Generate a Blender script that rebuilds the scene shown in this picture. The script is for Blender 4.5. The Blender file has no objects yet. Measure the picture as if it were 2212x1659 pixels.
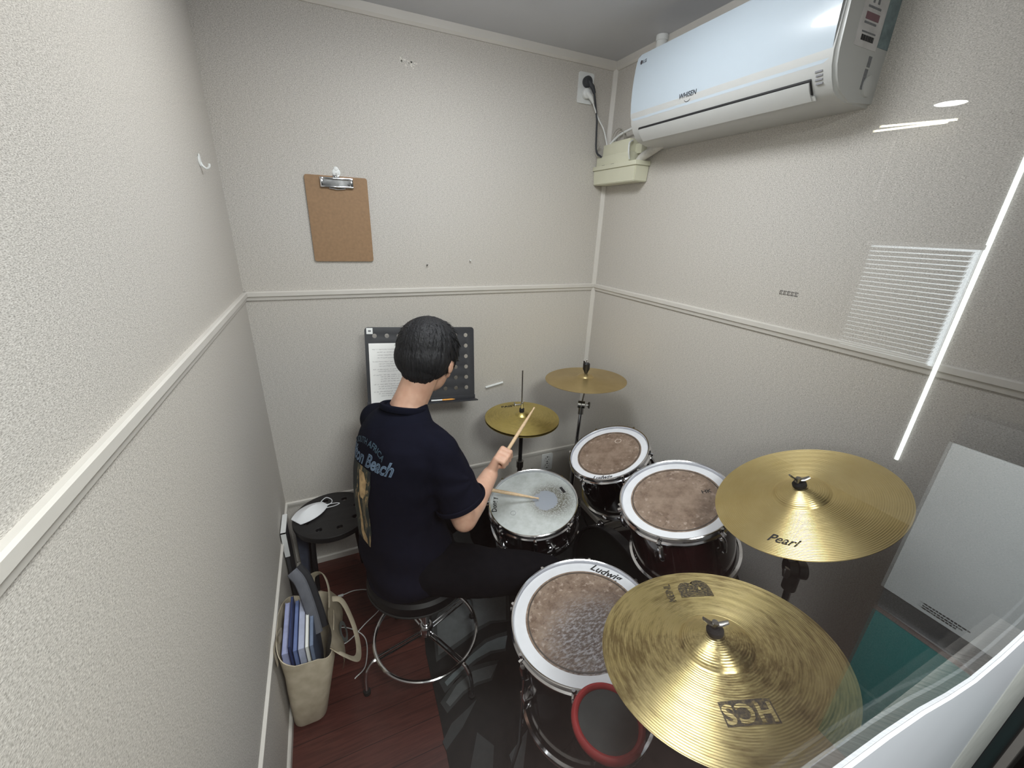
import bpy, bmesh, math, random
from mathutils import Vector, Matrix, noise
from mathutils.bvhtree import BVHTree
from math import sin, cos, pi, radians, atan2, sqrt
random.seed(7)
S = bpy.context.scene
COL = S.collection

# ------------------------------------------------------------------ camera
F_PX = 881.72
yaw, pitch, roll = .4348, -.3683, .0374
fwd = Vector((sin(yaw)*cos(pitch), cos(yaw)*cos(pitch), sin(pitch)))
rt = Vector((cos(yaw), -sin(yaw), 0)); up = rt.cross(fwd)
r2 = cos(roll)*rt + sin(roll)*up; u2 = -sin(roll)*rt + cos(roll)*up
cd = bpy.data.cameras.new('camera'); cam = bpy.data.objects.new('camera', cd); COL.objects.link(cam)
cd.sensor_width = 36; cd.lens = 36*F_PX/2212; cd.clip_start = .003; cd.clip_end = 60
cam.matrix_world = Matrix(((r2.x, u2.x, -fwd.x, .2895), (r2.y, u2.y, -fwd.y, -1.9116), (r2.z, u2.z, -fwd.z, 1.68), (0, 0, 0, 1)))
S.camera = cam
# ------------------------------------------------------------------ world and exposure
w = bpy.data.worlds.new('world'); S.world = w; w.use_nodes = True
w.node_tree.nodes['Background'].inputs[0].default_value = (.55, .6, .65, 1)
w.node_tree.nodes['Background'].inputs[1].default_value = .05
S.view_settings.view_transform = 'Standard'; S.view_settings.look = 'None'
S.view_settings.gamma = 1; S.view_settings.use_curve_mapping = False
S.view_settings.exposure = 0.0
LAMP_E = 32.5          # booth ceiling lamp, emission of its diffuser
def area(name, loc, size, power, col=(1, 1, 1), rot=(0, 0, 0)):
    l = bpy.data.lights.new(name, 'AREA'); l.size = size; l.energy = power; l.color = col
    o = bpy.data.objects.new(name, l); COL.objects.link(o); o.location = loc; o.rotation_euler = rot
    return o
W, H, HR, HS = 1.655, 2.405, 1.386, .392       # booth width, ceiling, rail and lower ledge height
FR = -1.859                                    # glass plane

# ------------------------------------------------------------------ helpers
def srgb(c):
    return tuple(((v/255)/12.92 if v/255 <= .04045 else ((v/255+.055)/1.055)**2.4) for v in c)
class N:
    def __init__(s, name):
        s.m = bpy.data.materials.new(name); s.m.use_nodes = True; s.t = s.m.node_tree; s.b = s.t.nodes['Principled BSDF']
    def n(s, kind, **k):
        x = s.t.nodes.new('ShaderNode'+kind)
        for a, v in k.items():
            if a.startswith('i_'):
                a = a[2:]; x.inputs[int(a) if a.isdigit() else a.replace('_', ' ')].default_value = v
            else: setattr(x, a, v)
        return x
    def l(s, a, b): s.t.links.new(a, b)
    def pos(s, scale=(1, 1, 1)):
        tc = s.n('TexCoord'); mp = s.n('Mapping'); mp.inputs['Scale'].default_value = scale
        s.l(tc.outputs['Object'], mp.inputs[0]); return mp.outputs[0]
    def ramp(s, fac, stops):
        r = s.n('ValToRGB'); e = r.color_ramp.elements
        while len(e) < len(stops): e.new(.5)
        for i, (p, c) in enumerate(stops): e[i].position = p; e[i].color = (*c, 1) if len(c) == 3 else c
        s.l(fac, r.inputs[0]); return r.outputs[0]
def mat(name, col, rough=.5, metal=0, spec=.5, nz=None, amp=.15, bump=0, bscale=200, coat=0, emis=None, sheen=0, rvar=0):
    m = N(name); b = m.b; c = srgb(col)
    b.inputs['Base Color'].default_value = (*c, 1); b.inputs['Roughness'].default_value = rough
    b.inputs['Metallic'].default_value = metal; b.inputs['Specular IOR Level'].default_value = spec
    b.inputs['Coat Weight'].default_value = coat; b.inputs['Sheen Weight'].default_value = sheen
    nz = nz or 30
    t = m.n('TexNoise'); t.inputs['Scale'].default_value = nz; t.inputs['Detail'].default_value = 4
    m.l(m.pos(), t.inputs['Vector'])
    m.l(m.ramp(t.outputs[0], [(.3, tuple(v*(1-amp) for v in c)), (.7, tuple(min(1, v*(1+amp)) for v in c))]), b.inputs['Base Color'])
    if rvar:
        mr = m.n('MapRange'); mr.inputs[3].default_value = max(0, rough-rvar); mr.inputs[4].default_value = rough+rvar
        m.l(t.outputs[0], mr.inputs[0]); m.l(mr.outputs[0], b.inputs['Roughness'])
    if bump:
        t2 = m.n('TexNoise'); t2.inputs['Scale'].default_value = bscale; m.l(m.pos(), t2.inputs['Vector'])
        bp = m.n('Bump'); bp.inputs['Strength'].default_value = bump; bp.inputs['Distance'].default_value = .001
        m.l(t2.outputs[0], bp.inputs['Height']); m.l(bp.outputs[0], b.inputs['Normal'])
    if emis: b.inputs['Emission Color'].default_value = (*emis[0], 1); b.inputs['Emission Strength'].default_value = emis[1]
    return m.m
M = {}
M['chrome'] = mat('chrome', (215, 215, 218), .12, 1, amp=.03, rvar=.06)
M['steel'] = mat('dull_steel', (150, 148, 145), .3, 1, amp=.08, rvar=.08)
M['black_shell'] = mat('black_lacquer', (16, 8, 10), .12, 0, coat=.6, amp=.2)
M['wine_shell'] = mat('wine_lacquer', (38, 14, 16), .14, 0, coat=.6, amp=.2)
M['black_plastic'] = mat('black_plastic', (24, 24, 26), .45, amp=.1)
M['black_metal'] = mat('black_painted_metal', (22, 22, 24), .4, amp=.15, bump=.1)
M['stand_black'] = mat('stand_black_paint', (44, 45, 50), .5, amp=.08)
M['rubber'] = mat('black_rubber', (20, 20, 20), .75, amp=.2)
M['felt'] = mat('black_felt', (26, 24, 25), .95, amp=.3, bump=.6, bscale=900)
M['white_plastic'] = mat('white_plastic', (226, 228, 228), .35, amp=.02)
M['cream'] = mat('cream_plastic', (214, 213, 192), .4, amp=.02)
M['trim'] = mat('trim_pvc', (206, 202, 196), .45, amp=.03, nz=8)
M['ink'] = mat('black_ink', (22, 21, 24), .6, amp=.15)
M['grey_ink'] = mat('grey_ink', (120, 120, 125), .6)
M['white_film'] = mat('white_film', (214, 216, 222), .35, amp=.03, nz=60)
M['skin'] = None

# ------------------------------------------------------------------ object plumbing
MX = {}
def finish(o, name, mt, smooth):
    o.name = name
    if mt is not None and hasattr(o.data, 'materials'):
        for m_ in (mt if isinstance(mt, (list, tuple)) else [mt]): o.data.materials.append(m_)
    if smooth and o.type == 'MESH':
        me = o.data
        me.polygons.foreach_set('use_smooth', [True]*len(me.polygons))
        if smooth is not True:
            me.set_sharp_from_angle(angle=radians(smooth))
    return o
def mk(name, bm, mt, parent=None, smooth=35, world=False):
    if world and parent is not None:
        bm.transform(chain(parent).inverted())
    bmesh.ops.recalc_face_normals(bm, faces=bm.faces)
    me = bpy.data.meshes.new(name); bm.to_mesh(me); bm.free()
    o = bpy.data.objects.new(name, me); COL.objects.link(o); MX[o] = Matrix()
    if parent is not None: o.parent = parent
    return finish(o, name, mt, smooth)
def chain(o):
    m = Matrix()
    while o is not None: m = MX.get(o, Matrix()) @ m; o = o.parent
    return m
def thing(name, label, cat, loc=(0, 0, 0), rot=None, group=None):
    o = bpy.data.objects.new(name, None); COL.objects.link(o); o.empty_display_size = .05
    m = Matrix.Translation(Vector(loc)) @ (rot.to_4x4() if rot is not None else Matrix())
    o.matrix_basis = m; MX[o] = m
    o['label'] = label; o['category'] = cat
    if group: o['group'] = group
    return o
def tag(o, label, cat, group=None):
    o['label'] = label; o['category'] = cat
    if group: o['group'] = group
    return o
def struct(name, bm, mt, smooth=30):
    o = mk(name, bm, mt, None, smooth); o['kind'] = 'structure'; return o
def B(): return bmesh.new()
def frame(d, hint=(0, 0, 1)):
    d = Vector(d).normalized(); h = Vector(hint)
    if abs(d.dot(h)) > .98: h = Vector((1, 0, 0))
    x = h.cross(d).normalized(); y = d.cross(x); return x, y, d
def box(bm, lo, hi, bev=0, seg=2, mi=0):
    r = bmesh.ops.create_cube(bm, size=1); vs = r['verts']
    for v in vs: v.co = Vector([(lo[i]+hi[i])/2 + v.co[i]*(hi[i]-lo[i]) for i in range(3)])
    if bev:
        es = list({e for v in vs for e in v.link_edges})
        bmesh.ops.bevel(bm, geom=es, offset=bev, segments=seg, affect='EDGES', profile=.6)
    return bm
def prism(bm, pts, ax, a, b):
    """polygon pts (2D) extruded along axis ax between a and b"""
    def P(p, t):
        q = list(p); q.insert(ax, t); return Vector(q)
    v0 = [bm.verts.new(P(p, a)) for p in pts]; v1 = [bm.verts.new(P(p, b)) for p in pts]
    n = len(pts)
    bm.faces.new(v0); bm.faces.new(v1[::-1])
    for i in range(n): bm.faces.new((v0[i], v0[(i+1) % n], v1[(i+1) % n], v1[i]))
    return bm
def rings(bm, rs, close=True, caps=True):
    vv = [[bm.verts.new(p) for p in r] for r in rs]
    n = len(rs[0])
    for a, b in zip(vv, vv[1:]):
        for i in range(n):
            j = (i+1) % n
            bm.faces.new((a[i], a[j], b[j], b[i]))
    if caps: bm.faces.new(vv[0][::-1]); bm.faces.new(vv[-1])
    return bm
def tube(bm, pts, r, n=10, caps=True, flat=1, hint=(0, 0, 1)):
    pts = [Vector(p) for p in pts]; rs = []
    x = None
    for i, p in enumerate(pts):
        d = (pts[min(i+1, len(pts)-1)] - pts[max(i-1, 0)]).normalized()
        if x is None: x, y, _ = frame(d, hint)
        else:
            x = (x - d*x.dot(d)).normalized(); y = d.cross(x)
        rr = r[i] if isinstance(r, (list, tuple)) else r
        rs.append([p + (x*cos(2*pi*k/n) + y*sin(2*pi*k/n)*flat)*rr for k in range(n)])
    return rings(bm, rs, caps=caps)
def spline(pts, k=8):
    P = [Vector(p) for p in pts]; P = [P[0]*2-P[1]] + P + [P[-1]*2-P[-2]]; out = []
    for i in range(1, len(P)-2):
        a, b, c, d = P[i-1:i+3]
        for j in range(k):
            t = j/k
            out.append(.5*((2*b)+(c-a)*t+(2*a-5*b+4*c-d)*t*t+(3*b-a-3*c+d)*t**3))
    out.append(P[-2]); return out
def lathe(bm, prof, n=48, c=(0, 0, 0), ax=None, closed=False):
    """prof list of (r, z)"""
    c = Vector(c); X, Y, Z = frame(ax) if ax is not None else (Vector((1, 0, 0)), Vector((0, 1, 0)), Vector((0, 0, 1)))
    rs = []
    for r, z in prof:
        if r < 1e-6: rs.append([bm.verts.new(c+Z*z)])
        else: rs.append([bm.verts.new(c+Z*z+(X*cos(2*pi*k/n)+Y*sin(2*pi*k/n))*r) for k in range(n)])
    prs = list(zip(rs, rs[1:])) + ([(rs[-1], rs[0])] if closed else [])
    for a, b in prs:
        for i in range(n):
            j = (i+1) % n
            if len(a) == 1 and len(b) == 1: continue
            if len(a) == 1: bm.faces.new((a[0], b[j], b[i]))
            elif len(b) == 1: bm.faces.new((a[i], a[j], b[0]))
            else: bm.faces.new((a[i], a[j], b[j], b[i]))
    return bm
def ring(bm, R, r, c=(0, 0, 0), ax=None, n=64, m=10, a0=0, a1=2*pi, sq=1):
    X, Y, Z = frame(ax) if ax is not None else (Vector((1, 0, 0)), Vector((0, 1, 0)), Vector((0, 0, 1)))
    full = abs(a1-a0-2*pi) < 1e-6; c = Vector(c); rs = []
    for k in range(n if full else n+1):
        t = a0+(a1-a0)*k/n; d = X*cos(t)+Y*sin(t)
        rs.append([bm.verts.new(c+d*(R+r*cos(2*pi*q/m))+Z*r*sq*sin(2*pi*q/m)) for q in range(m)])
    pr = list(zip(rs, rs[1:])) + ([(rs[-1], rs[0])] if full else [])
    for a, b in pr:
        for q in range(m): bm.faces.new((a[q], a[(q+1) % m], b[(q+1) % m], b[q]))
    if not full: bm.faces.new(rs[0]); bm.faces.new(rs[-1][::-1])
    return bm
def ell(bm, c, s, ax=(Vector((1, 0, 0)), Vector((0, 1, 0)), Vector((0, 0, 1))), sub=4):
    r = bmesh.ops.create_icosphere(bm, subdivisions=sub, radius=1)
    c = Vector(c)
    for v in r['verts']:
        q = v.co.copy(); v.co = c + ax[0]*q.x*s[0] + ax[1]*q.y*s[1] + ax[2]*q.z*s[2]
    return bm
def capsule(bm, p0, r0, p1, r1, n=20, fx=1, hint=(0, 0, 1), e0=True, e1=True):
    p0, p1 = Vector(p0), Vector(p1); d = p1-p0; L = d.length; X, Y, Z = frame(d, hint); rs = []
    prof = []
    if e0: prof += [(-r0*cos(a), r0*sin(a)) for a in (.15, .5, .9, 1.25)]
    prof += [(0, r0), (L/2, (r0+r1)/2), (L, r1)]
    if e1: prof += [(L+r1*sin(a), r1*cos(a)) for a in (.35, .7, 1.1, 1.42)]
    for z, r in prof:
        rs.append([p0+Z*z+(X*cos(2*pi*k/n)*fx+Y*sin(2*pi*k/n))*r for k in range(n)])
    return rings(bm, rs)
def chainc(bm, pts, rad, **k):
    for a, b, ra, rb in zip(pts, pts[1:], rad, rad[1:]): capsule(bm, a, ra, b, rb, **k)
def remesh(bm, vox, smooth=4, disp=None):
    bmesh.ops.recalc_face_normals(bm, faces=bm.faces)
    me = bpy.data.meshes.new('tmp'); bm.to_mesh(me); bm.free()
    o = bpy.data.objects.new('tmp', me); COL.objects.link(o)
    md = o.modifiers.new('r', 'REMESH'); md.mode = 'VOXEL'; md.voxel_size = vox
    sm = o.modifiers.new('s', 'SMOOTH'); sm.factor = .5; sm.iterations = smooth
    dg = bpy.context.evaluated_depsgraph_get(); dg.update()
    m2 = bpy.data.meshes.new_from_object(o.evaluated_get(dg))
    bpy.data.objects.remove(o); bpy.data.meshes.remove(me)
    b2 = bmesh.new(); b2.from_mesh(m2); bpy.data.meshes.remove(m2)
    if disp:
        b2.normal_update()
        for v in b2.verts: v.co += v.normal*disp(v.co)
    return b2
def curve_sheet(outer, holes, th, bev=0):
    """flat sheet in XY with round holes [(x,y,r)], thickness th"""
    cu = bpy.data.curves.new('c', 'CURVE'); cu.dimensions = '2D'; cu.fill_mode = 'BOTH'; cu.extrude = th/2; cu.bevel_depth = bev
    def sp(pts):
        s = cu.splines.new('POLY'); s.points.add(len(pts)-1); s.use_cyclic_u = True
        for q, p in zip(s.points, pts): q.co = (p[0], p[1], 0, 1)
    sp(outer)
    for x, y, r in holes: sp([(x+r*cos(2*pi*k/20), y+r*sin(2*pi*k/20)) for k in range(20)])
    o = bpy.data.objects.new('c', cu); COL.objects.link(o)
    dg = bpy.context.evaluated_depsgraph_get(); dg.update()
    me = bpy.data.meshes.new_from_object(o.evaluated_get(dg)); bpy.data.objects.remove(o)
    bm = bmesh.new(); bm.from_mesh(me); bpy.data.meshes.remove(me)
    bmesh.ops.remove_doubles(bm, verts=bm.verts, dist=1e-6); return bm
def rrect(w, h, r, n=6, cx=0, cy=0):
    out = []
    for sx, sy, a in ((1, 1, 0), (-1, 1, pi/2), (-1, -1, pi), (1, -1, 1.5*pi)):
        for k in range(n+1):
            t = a+pi/2*k/n; out.append((cx+sx*(w/2-r)+r*cos(t), cy+sy*(h/2-r)+r*sin(t)))
    return out
def text_bm(s, size, shear=0, bold=0, arc=0, space=1):
    cu = bpy.data.curves.new('t', 'FONT'); cu.body = s; cu.size = size; cu.shear = shear; cu.align_x = 'CENTER'; cu.align_y = 'CENTER'
    cu.offset = bold; cu.resolution_u = 3; cu.space_character = space
    o = bpy.data.objects.new('t', cu); COL.objects.link(o)
    dg = bpy.context.evaluated_depsgraph_get(); dg.update()
    me = bpy.data.meshes.new_from_object(o.evaluated_get(dg)); bpy.data.objects.remove(o)
    bm = bmesh.new(); bm.from_mesh(me); bpy.data.meshes.remove(me)
    bmesh.ops.triangulate(bm, faces=bm.faces)
    if arc:
        for v in bm.verts:
            t = v.co.x/arc; r = arc+v.co.y
            v.co = Vector((r*sin(t), r*cos(t)-arc, 0))
    return bm
def place(bm, fn):
    for v in bm.verts: v.co = fn(v.co)
    return bm
def tilt(nx, ny):
    n = Vector((nx, ny, 1)).normalized()
    return Vector((0, 0, 1)).rotation_difference(n).to_matrix()
def catenary(a, b, sag, n=12):
    a, b = Vector(a), Vector(b)
    return [a.lerp(b, k/n)+Vector((0, 0, -sag*4*(k/n)*(1-k/n))) for k in range(n+1)]

# ------------------------------------------------------------------ booth materials
def fabric():
    m = N('woven_wall_fabric'); b = m.b
    tc = m.n('TexCoord'); sep = m.n('SeparateXYZ'); m.l(tc.outputs['Object'], sep.inputs[0])
    ad = m.n('Math', operation='ADD'); m.l(sep.outputs[0], ad.inputs[0]); m.l(sep.outputs[1], ad.inputs[1])
    cb = m.n('CombineXYZ'); sx = m.n('Math', operation='MULTIPLY', i_1=.32); m.l(ad.outputs[0], sx.inputs[0])
    m.l(sx.outputs[0], cb.inputs[0]); m.l(sep.outputs[2], cb.inputs[1])
    n1 = m.n('TexNoise', i_Scale=900.0, i_Detail=3.0, i_Roughness=.6); m.l(cb.outputs[0], n1.inputs['Vector'])
    n2 = m.n('TexNoise', i_Scale=260.0, i_Detail=3.0); m.l(cb.outputs[0], n2.inputs['Vector'])
    n3 = m.n('TexNoise', i_Scale=1.6, i_Detail=0.0); m.l(cb.outputs[0], n3.inputs['Vector'])
    r = m.ramp(n1.outputs[0], [(.32, srgb((146, 142, 136))), (.5, srgb((200, 196, 190))), (.68, srgb((230, 227, 222)))])
    r2_ = m.ramp(n2.outputs[0], [(.3, (.86,)*3), (.6, (1,)*3)])
    mx = m.n('Mix', data_type='RGBA', blend_type='MULTIPLY'); mx.inputs[0].default_value = 1
    m.l(r, mx.inputs[6]); m.l(r2_, mx.inputs[7])
    r3 = m.ramp(n3.outputs[0], [(.35, (1.0, .985, .97)), (.65, (.985, .985, 1.0))])
    my = m.n('Mix', data_type='RGBA', blend_type='MULTIPLY'); my.inputs[0].default_value = 1
    m.l(mx.outputs[2], my.inputs[6]); m.l(r3, my.inputs[7]); m.l(my.outputs[2], b.inputs['Base Color'])
    b.inputs['Roughness'].default_value = .85; b.inputs['Specular IOR Level'].default_value = .25
    bp = m.n('Bump', i_Strength=.14, i_Distance=.0010); m.l(n1.outputs[0], bp.inputs['Height']); m.l(bp.outputs[0], b.inputs['Normal'])
    return m.m
M['fabric'] = fabric()
def wood():
    m = N('red_wood_floor'); b = m.b
    br = m.n('TexBrick'); br.offset = .5
    for k, v in dict(Scale=1.0).items(): br.inputs[k].default_value = v
    br.inputs['Brick Width'].default_value = 1.2; br.inputs['Row Height'].default_value = .095; br.inputs['Mortar Size'].default_value = .0012
    br.inputs['Color1'].default_value = (*srgb((96, 52, 44)), 1); br.inputs['Color2'].default_value = (*srgb((82, 43, 37)), 1); br.inputs['Mortar'].default_value = (*srgb((30, 12, 10)), 1)
    m.l(m.pos(), br.inputs['Vector'])
    n1 = m.n('TexNoise', i_Scale=14.0, i_Detail=6.0, i_Distortion=.6); m.l(m.pos((.7, 9, 1)), n1.inputs['Vector'])
    r = m.ramp(n1.outputs[0], [(.3, (.55, .5, .5)), (.65, (1, 1, 1))])
    mx = m.n('Mix', data_type='RGBA', blend_type='MULTIPLY'); mx.inputs[0].default_value = .9
    m.l(br.outputs[0], mx.inputs[6]); m.l(r, mx.inputs[7]); m.l(mx.outputs[2], b.inputs['Base Color'])
    b.inputs['Roughness'].default_value = .32
    return m.m
M['wood'] = wood()
M['ceiling'] = mat('ceiling_board', (200, 202, 208), .55, amp=.04, nz=3)

# ------------------------------------------------------------------ booth shell
struct('floor', box(B(), (-.05, FR, -.05), (W+.05, .06, 0)), M['wood'])
struct('ceiling', box(B(), (-.05, FR, H), (W+.05, .05, H+.05)), M['ceiling'])
struct('wall_left', box(B(), (-.05, FR, 0), (0, .05, H)), M['fabric'])
struct('wall_back', box(B(), (0, 0, 0), (W, .05, H)), M['fabric'])
struct('wall_right', box(B(), (W, FR, 0), (W+.05, .05, H)), M['fabric'])
# rails and ledges with a stepped profile: (depth from wall, height)
def profile_trim(name, side, prof, y0=0.0):
    bm = B()
    if side == 'back': prism(bm, [(-d, z) for d, z in prof], 0, 0, W)
    if side == 'left': prism(bm, [(d, z) for d, z in prof], 1, FR, -.0)
    if side == 'right': prism(bm, [(W-d, z) for d, z in prof], 1, FR, 0)
    return struct(name, bm, M['trim'])
rail = [(0, HR-.017), (.006, HR-.017), (.008, HR-.004), (.013, HR-.001), (.013, HR+.014), (.009, HR+.017), (0, HR+.017)]
led = [(0, HS-.016), (.004, HS-.016), (.005, HS-.006), (.009, HS-.004), (.009, HS+.006), (0, HS+.009)]
crown = [(0, H), (.012, H), (.012, H-.026), (.006, H-.036), (0, H-.036)]
base = [(0, 0), (.01, 0), (.01, .03), (.006, .035), (0, .035)]
i = 1
for pr in (rail, led, crown):
    for sd in ('back', 'left', 'right'):
        profile_trim('trim_%d' % i, sd, pr); i += 1
for sd in ('back', 'left', 'right'):
    bm = B()
    if sd == 'back': prism(bm, [(-d, z) for d, z in base], 0, 0, W)
    if sd == 'left': prism(bm, [(d, z) for d, z in base], 1, FR, 0)
    if sd == 'right': prism(bm, [(W-d, z) for d, z in base], 1, FR, 0)
    struct('baseboard_'+sd, bm, M['trim'])
bm = B(); prism(bm, [(W, 0), (W-.018, 0), (W-.018, -.004), (W-.004, -.018), (W, -.018)], 2, 0, H-.03); struct('trim_%d' % i, bm, M['trim']); i += 1

# front wall with the window the photograph looks through
M['white_wall'] = mat('white_frame_paint', (158, 163, 168), .4, amp=.03, nz=6)
M['grey_frame'] = mat('grey_gasket', (150, 154, 150), .6, amp=.08)
M['black_frame'] = mat('black_frame', (14, 14, 17), .5)
top = [(-.7, 1.34), (.40, 1.365), (.55, 1.357), (.62, 1.348), (.68, 1.335), (.74, 1.315), (.80, 1.300), (.86, 1.298), (.92, 1.304), (1.02, 1.33)]
bm = B(); pts = [(-.7, 0)]+top+[(1.02, 0)]
prism(bm, pts, 1, FR-.003, FR-.0006)
struct('wall_front', bm, M['white_wall'])
struct('wall_front_lower', box(B(), (0, FR-.0005, 0), (1.02, FR+.03, 1.24)), M['fabric'])
struct('trim_%d' % i, box(B(), (1.02, FR-.004, 0), (1.272, FR+.02, H), .001), M['grey_frame']); i += 1
struct('trim_%d' % i, box(B(), (1.272, FR-.005, 0), (1.80, FR+.02, H), .001), M['black_frame']); i += 1
struct('trim_%d' % i, box(B(), (-.7, FR-.003, 2.30), (1.02, FR+.02, H+.05)), M['white_wall']); i += 1
struct('trim_%d' % i, box(B(), (-.7, FR-.003, 1.3), (.02, FR+.02, 2.30)), M['white_wall']); i += 1
gm = N('window_glass')          # clear pane: transmission plus Schlick reflection on both faces
tr_ = gm.n('BsdfTransparent'); tr_.inputs[0].default_value = (.985, .995, .99, 1); gs = gm.n('BsdfGlossy'); gs.inputs['Roughness'].default_value = 0; gs.inputs[0].default_value = (1, 1, 1, 1)
ge = gm.n('NewGeometry'); dt = gm.n('VectorMath', operation='DOT_PRODUCT'); gm.l(ge.outputs['Normal'], dt.inputs[0]); gm.l(ge.outputs['Incoming'], dt.inputs[1])
ab = gm.n('Math', operation='ABSOLUTE'); gm.l(dt.outputs['Value'], ab.inputs[0]); om = gm.n('Math', operation='SUBTRACT', i_0=1.0); gm.l(ab.outputs[0], om.inputs[1])
pw = gm.n('Math', operation='POWER', i_1=5.0); gm.l(om.outputs[0], pw.inputs[0]); ma = gm.n('Math', operation='MULTIPLY_ADD', i_1=.96, i_2=.04); gm.l(pw.outputs[0], ma.inputs[0])
ms = gm.n('MixShader'); gm.l(ma.outputs[0], ms.inputs[0]); gm.l(tr_.outputs[0], ms.inputs[1]); gm.l(gs.outputs[0], ms.inputs[2]); gm.l(ms.outputs[0], gm.t.nodes['Material Output'].inputs[0])
struct('window_1', box(B(), (.02, FR-.0005, 1.245), (1.02, FR+.0035, 2.30)), gm.m, smooth=False)

# ------------------------------------------------------------------ ceiling lamp of the booth
LX, LY = .76, -.86
t = thing('ceiling_lamp', 'round white ceiling lamp above the drummer, with flicker bands painted into its glow', 'lamp', (LX, LY, H))
mk('housing', lathe(B(), [(0, 0), (.25, 0), (.25, -.015), (.235, -.02), (0, -.02)], 48, (0, 0, 0)), M['white_plastic'], t)
lm = N('lamp_diffuser'); wv = lm.n('TexWave', wave_type='BANDS', bands_direction='X'); wv.inputs['Scale'].default_value = 9
lm.l(lm.pos(), wv.inputs['Vector']); rr_ = lm.ramp(wv.outputs[0], [(.35, (.45, .47, .5)), (.65, (1, 1, 1))])  # stripes painted into the glow imitate camera flicker banding; the diffuser is plain
lm.l(rr_, lm.b.inputs['Emission Color']); lm.b.inputs['Emission Strength'].default_value = LAMP_E
lm.b.inputs['Base Color'].default_value = (.9, .9, .9, 1)
mk('diffuser', lathe(B(), [(.235, -.02), (.235, -.05), (.215, -.065), (0, -.07)], 48), lm.m, t)
# ------------------------------------------------------------------ drums
def dist_xy(m, cx=0, cy=0):
    tc = m.n('TexCoord'); mp = m.n('Mapping'); mp.inputs['Location'].default_value = (-cx, -cy, 0); mp.inputs['Scale'].default_value = (1, 1, 0)
    m.l(tc.outputs['Object'], mp.inputs[0]); ln = m.n('VectorMath', operation='LENGTH'); m.l(mp.outputs[0], ln.inputs[0]); return ln.outputs['Value']
def tan_head(name, gloss=.35, scuff=0):
    m = N(name); b = m.b
    n1 = m.n('TexNoise', i_Scale=18.0, i_Detail=6.0, i_Roughness=.7); m.l(m.pos((1, 1, 0)), n1.inputs['Vector'])
    c1 = m.ramp(n1.outputs[0], [(.33, srgb((98, 80, 68))), (.5, srgb((128, 110, 97))), (.72, srgb((148, 131, 117)))])
    d = dist_xy(m); n2 = m.n('TexNoise', i_Scale=60.0, i_Detail=4.0); m.l(m.pos((1, 1, 0)), n2.inputs['Vector'])
    # wear ring of pale and dark marks where the sticks land
    mr = m.n('MapRange', interpolation_type='SMOOTHSTEP'); mr.inputs[1].default_value = .05; mr.inputs[2].default_value = .11; m.l(d, mr.inputs[0])
    wr = m.ramp(n2.outputs[0], [(.36, srgb((84, 66, 56))), (.5, (.5, .5, .5)), (.64, srgb((176, 160, 148)))])
    fac = m.ramp(n2.outputs[0], [(.34, (.5,)*3), (.42, (0,)*3), (.58, (0,)*3), (.66, (.6,)*3)])
    mu = m.n('Math', operation='MULTIPLY'); m.l(fac, mu.inputs[0]); m.l(mr.outputs[0], mu.inputs[1])
    mx = m.n('Mix', data_type='RGBA'); m.l(mu.outputs[0], mx.inputs[0]); m.l(c1, mx.inputs[6]); m.l(wr, mx.inputs[7])
    out = mx.outputs[2]
    if scuff:
        n3 = m.n('TexNoise', i_Scale=120.0, i_Detail=5.0, i_Roughness=.7); m.l(m.pos((.55, 1.2, 0)), n3.inputs['Vector'])
        n4 = m.n('TexNoise', i_Scale=9.0, i_Detail=2.0); m.l(m.pos((1, 1, 0)), n4.inputs['Vector'])
        dd = dist_xy(m, -.005, -.085); m2 = m.n('MapRange', interpolation_type='SMOOTHSTEP'); m2.inputs[1].default_value = .19; m2.inputs[2].default_value = .05; m.l(dd, m2.inputs[0])
        s1 = m.ramp(n3.outputs[0], [(.46, (0,)*3), (.60, (1,)*3)])
        mu2 = m.n('Math', operation='MULTIPLY'); m.l(s1, mu2.inputs[0]); m.l(m2.outputs[0], mu2.inputs[1])
        mz = m.n('Mix', data_type='RGBA'); m.l(mu2.outputs[0], mz.inputs[0]); m.l(out, mz.inputs[6]); mz.inputs[7].default_value = (*srgb((172, 170, 174)), 1)
        dk = m.n('Math', operation='MULTIPLY', i_1=.55); m.l(m2.outputs[0], dk.inputs[0])
        my = m.n('Mix', data_type='RGBA'); m.l(dk.outputs[0], my.inputs[0]); m.l(out, my.inputs[6]); my.inputs[7].default_value = (*srgb((92, 88, 90)), 1)
        m.l(my.outputs[2], mz.inputs[6]); out = mz.outputs[2]
    m.l(out, b.inputs['Base Color']); b.inputs['Roughness'].default_value = gloss
    bp = m.n('Bump', i_Strength=.3, i_Distance=.0008); m.l(n2.outputs[0], bp.inputs['Height']); m.l(bp.outputs[0], b.inputs['Normal'])
    return m.m
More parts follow.
